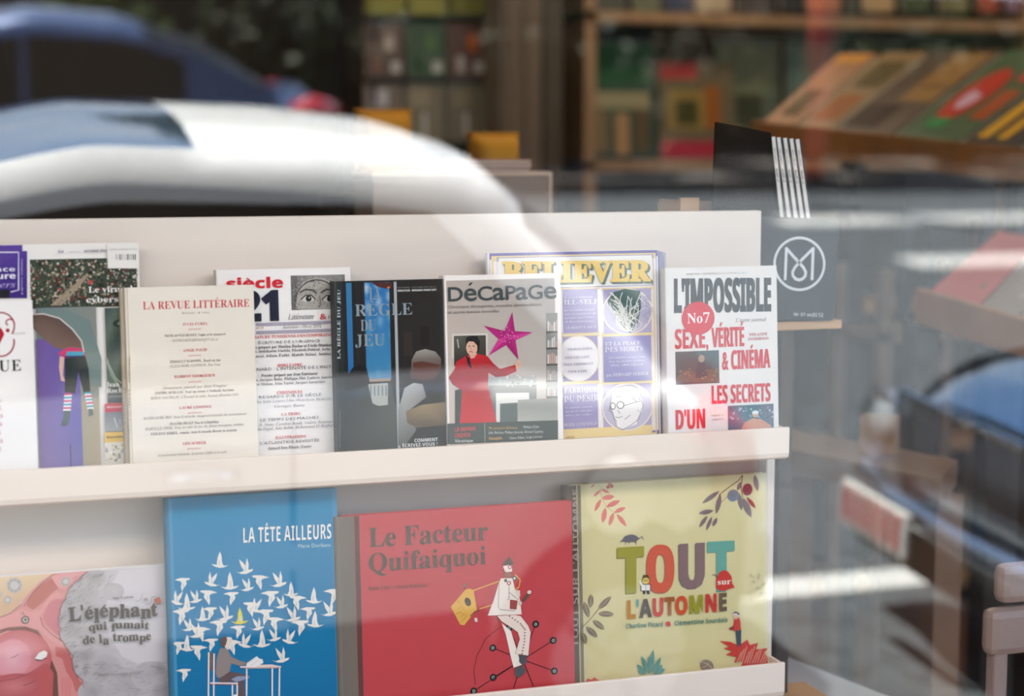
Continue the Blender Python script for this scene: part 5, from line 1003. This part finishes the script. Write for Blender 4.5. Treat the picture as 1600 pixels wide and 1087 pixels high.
cs = empty('case_stand', (1.115, 1.25, .90), label='slim wooden stand carrying the black emblem case beside the rack', cat='stand')
zt2 = at(1248, 502, y=1.22).z - .90
MB().box((-.05, -.03, zt2 - .012), (.06, .06, zt2)).build('top', PINE, cs, bevel=.001); MB().box((-.008, .02, .012), (.012, .036, zt2 - .012)).build('post', mat('dark_table_wood', '3E2C20', .5, var=.15), cs); MB().box((-.05, -.03, 0), (.06, .06, .012)).build('base', PINE, cs)
MB().box((.0645, .03, zt2), (.068, .045, zt2 + .066)).build('stop', mat('salmon_card', 'C0806A', .6, var=.05), cs)

# ------------------------------------------------------------------ behind the rack: white cube, stool, cushions
b1 = at(838, 332, y=1.75); b2 = at(862, 268, y=1.75)
cb = empty('display_cube', (b2.x - .30, 1.75, .9), label='pale display cube with light edge peeking over the rack', cat='cube')
hc = b2.z - .9; CUB = mat('cube_panel', '9A8472', .6, var=.05); EDG = mat('cube_edge', 'E2C4A8', .5, var=.03)
MB().box((0, 0, 0), (.295, .13, hc - .006)).build('body', CUB, cb); MB().box((-.003, -.003, hc - .006), (.30, .133, hc)).build('top_edge', EDG, cb); MB().box((.295, -.003, 0), (.30, .133, hc - .006)).build('side_edge', EDG, cb)
ts = empty('side_table', (b2.x - .38, 1.7, 0), label='dark table behind the rack carrying the pale cube', cat='table')
MB().box((0, 0, .86), (.6, .19, .90)).build('tabletop', mat('dark_table_wood', '3E2C20', .5, var=.15), ts)
for a, b in ((.02, .02), (.54, .02), (.02, .13), (.54, .13)): MB().box((a, b, 0), (a + .04, b + .04, .86)).build('leg', mat('dark_table_wood', '3E2C20', .5), ts)
zb_ = b2.z
for j in range(3):
    pb = empty('book', (b2.x - .022 - .20, 1.755, zb_ + j * .0065 + .0004), (0, 0, rad([1, -1, 0][j])), label=['lowest', 'middle', 'topmost'][j] + ' thin salmon-edged book lying flat on the pale cube', cat='book', group='flat books on the pale cube')
    MB().box((0, 0, 0), (.19, .12, .001)).build('back_cover', mat('salmon_card', 'C0806A', .6), pb); MB().box((.002, .002, .001), (.188, .118, .0052)).build('page_block', mat('pages_D9CDBB', 'D9CDBB', .85), pb); MB().box((0, 0, .0052), (.19, .12, .0062)).build('front_cover', mat('salmon_card', 'C0806A', .6), pb)
ORG = mat('mustard_cloth', 'D8941C', .8, bump=.4, bscale=250, var=.08)
def cushion(name, lab, px0, py0, px1, py1, y):
    a = at(px0, py1, y=y); b = at(px1, py0, y=y); w_, h_c = b.x - a.x, b.z - a.z; rows = []
    r_ = empty(name, (a.x, y, a.z), label=lab, cat='cushion')
    for sgn in (1,):
        n = 14; front = []; 
        for j in range(n + 1):
            row = []
            for i in range(n + 1):
                u, v = i / n, j / n; uu, vv = 2 * u - 1, 2 * v - 1; pin = 1 - .10 * (uu * uu * (1 - vv * vv) * 0 + (1 - abs(uu)) * abs(vv) ** 6); t = .055 * max(0, (1 - uu ** 4) * (1 - vv ** 4)) ** .5
                row.append((w_ * (.5 + uu * .5 * (1 - .06 * (1 - vv * vv))), t, h_c * (.5 + vv * .5 * (1 - .06 * (1 - uu * uu)))))
            front.append(row)
    m = MB().grid(front).grid([[(p[0], -p[1], p[2]) for p in row[::-1]] for row in front]); m.build('cover', ORG, r_, smooth=True)
    MB().tube([(0.0, 0, 0), (w_ * .5, 0, .02 * h_c), (w_, 0, 0), (w_ * .98, 0, h_c * .5), (w_, 0, h_c), (w_ * .5, 0, h_c * .98), (0, 0, h_c), (.02 * w_, 0, h_c * .5), (0, 0, 0)], .004, 6).build('piping', ORG, r_, smooth=True)
cushion('cushion', 'mustard yellow cushion nearer the pale cube, half washed out by the reflection', 732, 208, 808, 330, 2.1)
cushion('cushion', 'mustard yellow cushion away from the cube, its top showing above the reflected roof', 556, 172, 640, 300, 2.25)
for cx_, z0_, y_ in ((767, 330, 2.1), (594, 300, 2.25)):
    p = at(cx_, z0_, y=y_); st_ = empty('stool', (p.x, y_, 0), label='wooden stool under the mustard cushion ' + ('nearer' if y_ < 2.2 else 'away from') + ' the pale cube', cat='stool', group='stools behind the rack')
    MB().tube([(0, 0, p.z - .03), (0, 0, p.z - .002)], .12, 24).build('seat', mat('dark_table_wood', '3E2C20', .5), st_, bevel=.003)
    for k_i in range(3): a = k_i * 2.094; MB().tube([(.07 * math.cos(a), .07 * math.sin(a), p.z - .03), (.16 * math.cos(a), .16 * math.sin(a), 0)], .014, 8).build('leg', mat('dark_table_wood', '3E2C20', .5), st_)

# ------------------------------------------------------------------ shop interior
WOOD = mat('shelf_wood', 'B08A60', .55, bump=.2, bscale=25, var=.18, vscale=4, stretch=(8, 1, 1))
def far_book(px0, py0, px1, py1, y, art, lab, grp, cat='book', lean=.09, th=.02):
    """face-out book on a far shelf, with its printed blocks: art = list of (u0, v0, u1, v1, colour), v up"""
    a = at(px0, py1, y=y); b = at(px1, py0, y=y); w_, h__ = b.x - a.x, b.z - a.z
    r_ = empty('book', (a.x, y, a.z), (-lean, 0, 0), label=lab, cat=cat, group=grp)
    c = art[0]; MB().box((0, 0, 0), (w_, .002, h__)).build('front_cover', mat('cover_' + c, c, .45, var=.04, vscale=20), r_); MB().box((.002, .002, .002), (w_ - .002, th, h__ - .002)).build('page_block', mat('pages_D9CDBB', 'D9CDBB', .85), r_); MB().box((0, th, 0), (w_, th + .002, h__)).build('back_cover', mat('cover_' + c, c, .45), r_)
    vs = []; fs = []; cs_ = []
    for i, q_ in enumerate(art[1:]):
        u0, v0, u1, v1, cc = q_; n = len(vs); yy = -.0003 - i * .0001; vs += [(u0 * w_, yy, v0 * h__), (u1 * w_, yy, v0 * h__), (u1 * w_, yy, v1 * h__), (u0 * w_, yy, v1 * h__)]; fs.append((n, n + 1, n + 2, n + 3)); cs_ += [lin(cc)] * 4
    me = bpy.data.meshes.new('cover_print'); me.from_pydata(vs, [], fs); me.materials.append(INK); put_col(me, cs_); o = bpy.data.objects.new('cover_print', me); COL.objects.link(o); o.parent = r_
    return r_
YS = 4.72
def X(px, y=YS): return at(px, 231, y=y).x
def Zp(py, y=YS, px=1100): return at(px, py, y=y).z
bc = empty('bookcase', (X(885), YS, 0), label='wide light-wood bookcase across the back wall', cat='bookcase')
bw = 7.3 - X(885); z_lo = Zp(250); z_hi = Zp(28, px=1100)
for i, z in enumerate((.10, .62, 1.14, z_lo, z_hi, z_hi + .50, z_hi + .9)): MB().box((0, -.18, z - .035), (bw, .2, z)).build('shelf', WOOD, bc, bevel=.002)
for xx in (0, 1.75, 3.4): MB().box((xx, -.13 if xx else -.18, 0), (xx + .04, .2, z_hi + .9)).build('upright', WOOD, bc)
MB().box((0, .185, 0), (bw, .2, z_hi + .9)).build('back_board', mat('bookcase_back', '3A3024', .8, var=.1), bc)
py_s = 247
BK = [
 (918, 62, 1030, py_s, ['1E4028', (.05, .62, .95, .95, '2C5A38'), (.1, .42, .9, .56, 'A8A07A'), (.12, .05, .3, .4, '8A7858'), (.4, .03, .6, .38, 'B89468'), (.68, .05, .88, .42, '6A5A40')], 'green face-out book with a pale band beneath its middle, at the bookcase end'),
 (1034, 96, 1152, py_s, ['6E6038', (.0, .82, .5, .99, 'C04848'), (.1, .3, .6, .7, 'A08848'), (.2, .34, .5, .6, '4A4A20'), (0, .0, 1, .18, 'B83048'), (.6, .3, .8, .75, 'A86428')], 'ochre face-out book with pink bands beside the green book'),
 (1120, 58, 1226, 235, ['5E6A54', (.1, .5, .9, .9, '7A8468'), (.3, .2, .7, .5, '3E4430'), (.05, .05, .4, .2, 'A89468')], 'grey-green face-out book behind the ochre book'),
 (1232, 66, 1330, 235, ['4E6658', (.1, .55, .9, .92, '6A8478'), (.2, .1, .8, .45, '2E4438')], 'teal face-out book behind the sloping display'),
 (1340, 66, 1430, 235, ['3E4A28', (.1, .4, .9, .9, '5A6434')], 'dark olive face-out book behind the sloping display'),
 (1436, 72, 1540, 235, ['5A5230', (.1, .4, .9, .9, '6E6638'), (.3, .1, .7, .3, '2E3A1A')], 'khaki face-out book behind the sloping display'),
 (1546, 72, 1640, 235, ['4A4228', (.1, .3, .9, .8, '7A6A40')], 'brown face-out book at the far side of the bookcase shelf')]
for i, b in enumerate(BK): far_book(b[0], b[1], b[2], b[3], YS - .10 + (.04 if i == 2 else 0) , b[4], b[5], 'face-out books on the middle bookcase shelf')
TOPB = [(930, '4A4A3A'), (990, '6A7050'), (1040, '2E3A5A'), (1090, 'C0AE90'), (1150, '4A4038'), (1220, '2E2A22'), (1262, 'B07848'), (1330, '3A3A22'), (1350, 'C8A878'), (1410, '4A5A30'), (1470, '7A7444'), (1530, 'B04A28'), (1575, '9A7A94')]
for i, (px, c) in enumerate(TOPB): far_book(px, -180, px + [52, 44, 46, 54, 60, 36, 56, 18, 52, 50, 50, 36, 44][i], 17, YS - .10, [c, (.1, .6, .9, .9, 'D8CDB8'), (.2, .15, .8, .5, c)], ['dark olive', 'sage green', 'navy', 'cream', 'dark brown', 'near-black', 'orange-brown', 'slim dark green', 'tan', 'moss green', 'khaki', 'rust red', 'mauve'][i] + ' face-out book on the upper bookcase shelf, only its foot in view', 'face-out books on the upper bookcase shelf')
# shelf tiers at the middle wall with face-out covers
sh = empty('wall_shelf', (X(566), 4.55, 0), label='dark wall shelf with three tiers of face-out books above the reflected roof', cat='shelf')
for py_ in (22, 122, 222): MB().box((-.02, -.08, Zp(py_, 4.5, 670) - .012), (X(776, 4.5) - X(566), .38, Zp(py_, 4.5, 670))).build('shelf', mat('dark_table_wood', '3E2C20', .5), sh)
for xx in (-.03, X(776, 4.5) - X(566)): MB().box((xx, -.08, 0), (xx + .02, .38, 2.7)).build('upright', mat('dark_table_wood', '3E2C20', .5), sh)
tier = [(-70, 22, ['8E8A1C', '9A9424', '848018'], 'yellow-green'), (36, 121, ['5E4438', '3E5A3A', '6A3E30'], ''), (130, 221, ['7A6A5A', '84785E', '7E7258'], 'taupe')]
for ti, (pa, pb, cols_, nm) in enumerate(tier):
    for j in range(3):
        pxa = 572 + j * 65; c = cols_[j]
        art = [[c, (.0, .0, .1, 1, '6E6A14')], [c, (.5, .5, .75, .8, ['C8B8B0', '6A8A5A', 'D8702A'][j]), (.2, .1, .4, .4, ['8A6A5A', '2E4A2E', 'C8C0B8'][j]), (.65, .1, .9, .3, 'D0CCC8')], [c, (.1, .6, .6, .9, ['C8C4CC', 'A89C84', '9A8E74'][j]), (.4, .1, .5, .5, 'D8D4D0')]][ti]
        far_book(pxa, pa, pxa + 60, pb, 4.46, art, [['first', 'second', 'third'][j] + ' yellow-green face-out book on the top tier of the wall shelf', ['brown face-out book in the middle tier of the wall shelf', 'green face-out book in the middle tier of the wall shelf', 'rust brown face-out book with white shapes in the middle tier'][j], ['first', 'second', 'third'][j] + ' taupe face-out book on the low tier of the wall shelf'][ti], 'face-out books on the wall shelf')
# pillar between the two shelves
pr = empty('pillar', (0, 0, 0), kind='structure')
MB().box((X(782, 4.3), 4.3, 0), (X(846, 4.3), 4.7, RZ)).build('shaft', mat('pillar_paint', '7E6E5C', .85, var=.05), pr); MB().box((X(851, 4.36), 4.36, 0), (X(878, 4.36), 4.7, RZ)).build('return', mat('pillar_dark_paint', '5A4E42', .85, var=.05), pr)  # return in a darker brown than the shaft
for px_ in (792, 820): MB().box((X(px_, 4.3), 4.29, 0), (X(px_ + 7, 4.3), 4.3, RZ)).build('moulding', mat('pillar_paint', '7E6E5C', .85), pr)
# sloping displays
def display(label, FL, FR, BL, BR, zfoot, books, grp, rail, legs=True):
    """FL.. world corners of the sloping board"""
    c = (FL + FR) / 2; r_ = empty('display_table', (c.x, c.y, 0), label=label, cat='display table'); o3 = Vector((c.x, c.y, 0)); dn = Vector((0, 0, -.03))
    q4 = [FL - o3, FR - o3, BR - o3, BL - o3]
    MB().hexa([p + dn for p in q4], q4).build('sloping_board', WOODD, r_)
    f = (FR - FL).normalized(); out = Vector((f.y, -f.x, 0)) * .025
    MB().hexa([p - o3 + Vector((0, 0, -rail)) for p in (FL, FR, FR + out, FL + out)], [p - o3 + Vector((0, 0, .035)) for p in (FL, FR, FR + out, FL + out)]).build('front_rail', WOODD, r_, bevel=.003)
    for P_ in (FL + (FR - FL) * .06, FL + (FR - FL) * .94, BL + (BR - BL) * .06, BL + (BR - BL) * .94):
        p = P_ - o3; MB().box((p.x - .025, p.y - .0, 0), (p.x + .025, p.y + .05, p.z - .03)).build('leg', mat('dark_leg', '2A211B', .5, var=.1), r_)
    nrm = (FR - FL).cross(BL - FL).normalized()
    for (u0, u1, v0, v1, art, lab) in books:
        pt_ = lambda u, v: (FL * (1 - u) + FR * u) * (1 - v) + (BL * (1 - u) + BR * u) * v
        P4 = [pt_(u0, v0), pt_(u1, v0), pt_(u1, v1), pt_(u0, v1)]; cc = sum(P4, Vector()) / 4
        b_r = empty('book', cc, label=lab, cat='book', group=grp); l4 = [p - cc + nrm * .002 for p in P4]; t4 = [p + nrm * .02 for p in l4]
        MB().hexa(l4, [p + nrm * .003 for p in l4]).build('back_cover', mat('cover_' + art[0], art[0], .45, var=.04, vscale=20), b_r); MB().hexa([p * .985 + nrm * .003 for p in l4], [p * .985 + nrm * .017 for p in l4]).build('page_block', mat('pages_D9CDBB', 'D9CDBB', .85), b_r); MB().hexa([p + nrm * .017 for p in l4], t4).build('front_cover', mat('cover_' + art[0], art[0], .45), b_r)
        vs = []; fs = []; cs_ = []
        for i, q_ in enumerate(art[1:]):
            n = len(vs)
            if len(q_) == 5: ua, va, ub, vb, cl = q_; uv = [(ua, va), (ub, va), (ub, vb), (ua, vb)]
            else: cu, cv, ru, rv_, cl, nn = q_; uv = [(cu + ru * math.cos(6.283 * t / nn), cv + rv_ * math.sin(6.283 * t / nn)) for t in range(nn)]
            for u, v in uv: vs.append((t4[0] * (1 - u) + t4[1] * u) * (1 - v) + (t4[3] * (1 - u) + t4[2] * u) * v + nrm * (.0006 + i * .0002))
            fs.append(tuple(range(n, n + len(uv)))); cs_ += [lin(cl)] * len(uv)
        if vs: me = bpy.data.meshes.new('cover_print'); me.from_pydata([tuple(v) for v in vs], [], fs); me.materials.append(INK); put_col(me, cs_); o = bpy.data.objects.new('cover_print', me); COL.objects.link(o); o.parent = b_r
    return r_
WOODD = mat('display_wood', '94602F', .5, bump=.2, bscale=25, var=.2, vscale=4, stretch=(6, 1, 1))
UB = [(.01, .15, .06, .96, ['A0641C', (.25, .1, .8, .45, '5E4A1C'), (.1, .85, .9, .97, 'D8942A')], 'orange book at the narrow end of the sloping display'),
 (.17, .32, .06, .97, ['8A6A34', (.2, .5, .9, .85, '5A4A1E'), (.15, .08, .85, .4, '9A5C20')], 'golden-brown book beside the orange one on the sloping display'),
 (.34, .58, .05, .98, ['4E3822', (.4, .35, .95, .95, '94703E'), (.5, .5, .9, .55, '7A5A30'), (.05, .05, .6, .3, '3E281A')], 'dark brown book with a tan panel, middle of the sloping display'),
 (.60, .86, .05, .98, ['46603E', (.35, .45, .24, .3, 'B83828', 20), (.36, .42, .12, .13, 'C8A8BC', 16), (.2, .1, .5, .2, '3E8A50'), (.65, .6, .95, .9, 'C04A3A'), (.7, .2, .95, .5, 'A85028')], 'green book with a large red disc on the sloping display'),
 (.88, 1.10, .05, .95, ['3A342E', (.1, .05, .3, .9, 'D8A428'), (.45, .05, .62, .9, 'D8A428'), (.7, .3, .95, .8, 'B8A890')], 'dark book with yellow bars on the sloping display'),
 (1.12, 1.3, .05, .95, ['9A6A44', (.1, .1, .9, .4, 'C8905A')], 'brown book at the wide end of the sloping display')]
display('sloping wooden book display with dark legs, before the bookcase', at(1182, 212, y=2.75), at(1640, 262, y=2.15), at(1312, 92, y=3.15), at(1880, 84, y=2.75), 0, [(a * .80, b * .80, c, d, e_, f) for a, b, c, d, e_, f in UB], 'large books on the sloping display', .035)
LB = [(.02, .38, .06, .95, ['B84434', (.2, .2, .8, .4, '4A5A30'), (.3, .6, .8, .8, 'C8584A')], 'red book on the low sloping display'), (.40, .66, .06, .95, ['8E7E70', (.2, .2, .8, .7, 'A8988A')], 'grey book on the low sloping display'), (.68, .98, .06, .95, ['C08A48', (.2, .5, .9, .9, '4A3A4A'), (.1, .1, .7, .4, 'D8A050')], 'orange-gold book on the low sloping display')]
display('low sloping wooden display with red and golden books', at(1440, 478, y=1.85), at(1660, 545, y=1.6), at(1560, 372, y=2.1), at(1760, 400, y=1.85), 0, LB, 'books on the low sloping display', .03)
# pale wood rack under the displays and bench
RKW = mat('rack_wood', '8A6E56', .55, bump=.2, bscale=30, var=.15)
fr_ = empty('wooden_rack', (X(1385, 2.6), 2.6, 0), label='pale wooden open rack between the displays and the bench', cat='rack')
zr = at(1450, 520, y=2.6).z; xr2 = X(1580, 2.6) - X(1385, 2.6)
MB().box((0, 0, zr - .02), (xr2, .25, zr)).build('shelf', RKW, fr_)
for xx in (0, xr2 - .03): MB().box((xx, 0, 0), (xx + .03, .03, at(1400, 420, y=2.6).z)).build('leg', RKW, fr_); MB().box((xx, .22, 0), (xx + .03, .25, at(1400, 420, y=2.6).z)).build('leg', RKW, fr_)
MB().box((.03, .0, .3), (xr2 - .03, .25, .32)).build('shelf', RKW, fr_)
ba, bb_ = at(1180, 672, y=1.80), at(1470, 768, y=1.40); zb2 = (ba.z + bb_.z) / 2
bn = empty('bench', (0, 0, 0), label='orange-brown wooden bench board low beside the rack', cat='bench')
BNC = mat('bench_wood', '7A5C46', .5, bump=.2, bscale=25, var=.15, vscale=4)
dd = Vector((.12, .14, 0)); A2, B2 = Vector((ba.x, ba.y, zb2)), Vector((bb_.x, bb_.y, zb2))
MB().hexa([p - Vector((0, 0, .045)) for p in (A2, B2, B2 + dd, A2 + dd)], [A2, B2, B2 + dd, A2 + dd]).build('seat', BNC, bn, bevel=.004)
for p in (A2 + (B2 - A2) * .1, A2 + (B2 - A2) * .9): MB().box((p.x + .05, p.y + .03, 0), (p.x + .1, p.y + .2, zb2 - .045)).build('leg', BNC, bn)
pc_ = at(1342, 728, y=1.64)
cb2 = empty('cardboard_box', (pc_.x, pc_.y, zb2 + .0005), (0, 0, rad(-38)), label='small brown cardboard box standing on the bench', cat='box')
for a, b, nm in (((0, 0, 0), (.06, .002, .062), 'side'), ((0, .048, 0), (.06, .05, .062), 'side'), ((0, .002, 0), (.002, .048, .062), 'side'), ((.058, .002, 0), (.06, .048, .062), 'side'), ((.002, .002, 0), (.058, .048, .002), 'bottom')): MB().box(a, b).build(nm, mat('cardboard', 'A87E58', .8, var=.08), cb2)
# dark crate beneath the sloping display
dc = empty('crate', (X(1415, 2.9), 2.9, at(1480, 345, y=2.9).z), label='dark crate hanging under the sloping display board', cat='crate')
wc = X(1560, 2.9) - X(1415, 2.9); hcz = at(1480, 272, y=2.9).z - at(1480, 345, y=2.9).z
DKC = mat('dark_crate', '2E2A2A', .6, var=.1)
for a, b in (((0, 0, 0), (wc, .012, hcz)), ((0, .288, 0), (wc, .30, hcz)), ((0, .012, 0), (.012, .288, hcz)), ((wc - .012, .012, 0), (wc, .288, hcz))): MB().box(a, b).build('side', DKC, dc)
MB().box((.012, .012, 0), (wc - .012, .288, .012)).build('bottom', DKC, dc)
for a, b in ((.0, .0), (wc - .03, 0), (0, .27), (wc - .03, .27)): MB().box((a, b, -dc.location.z), (a + .03, b + .03, 0)).build('leg', mat('dark_leg', '2A211B', .5), dc)
# chair at the near corner
CHM = mat('mauve_chair_paint', '8E7A74', .5, coat=.1, var=.04)
yh = 1.02; c1 = at(1555, 985, y=yh); ch = empty('chair', (c1.x, yh, 0), label='mauve-brown chair with padded back rails at the picture corner', cat='chair')
def rb(x0, x1, z0, z1, y0=0, y1=.03, nm='back_rail', bv=.012): MB().box((x0, y0, z0), (x1, y1, z1)).build(nm, CHM, ch, bevel=bv)
zA, zB = at(1580, 946, y=yh).z, at(1580, 884, y=yh).z; zC, zD = at(1580, 1026, y=yh).z, at(1580, 952, y=yh).z; xo = at(1568, 900, y=yh).x - c1.x; xp = at(1549, 990, y=yh).x - c1.x
rb(xo, xo + .34, zA, zB); rb(xp, xp + .37, zC, zD); xl_ = at(1556, 1060, y=yh).x - c1.x
for a in (xl_, xl_ + .30): rb(a, a + .022, 0, zC + .01, .004, .026, 'leg', .004)
rb(xp + .01, xp + .36, .43, .46, -.36, .02, 'seat', .008)
for a in (xl_, xl_ + .30): rb(a, a + .022, 0, .43, -.33, -.308, 'leg', .004)
# door in the back wall, out of view but part of the room
d1 = empty('door_1', (-2.4, 4.95, 0), kind='structure')
MB().box((0, -.04, 0), (.9, -.0, 2.1)).build('leaf', mat('door_paint', '5A4636', .5, var=.05), d1)
MB().tube([(.82, -.09, 1.0), (.82, -.04, 1.0)], .012, 10).build('door_handle', CHROME, d1)
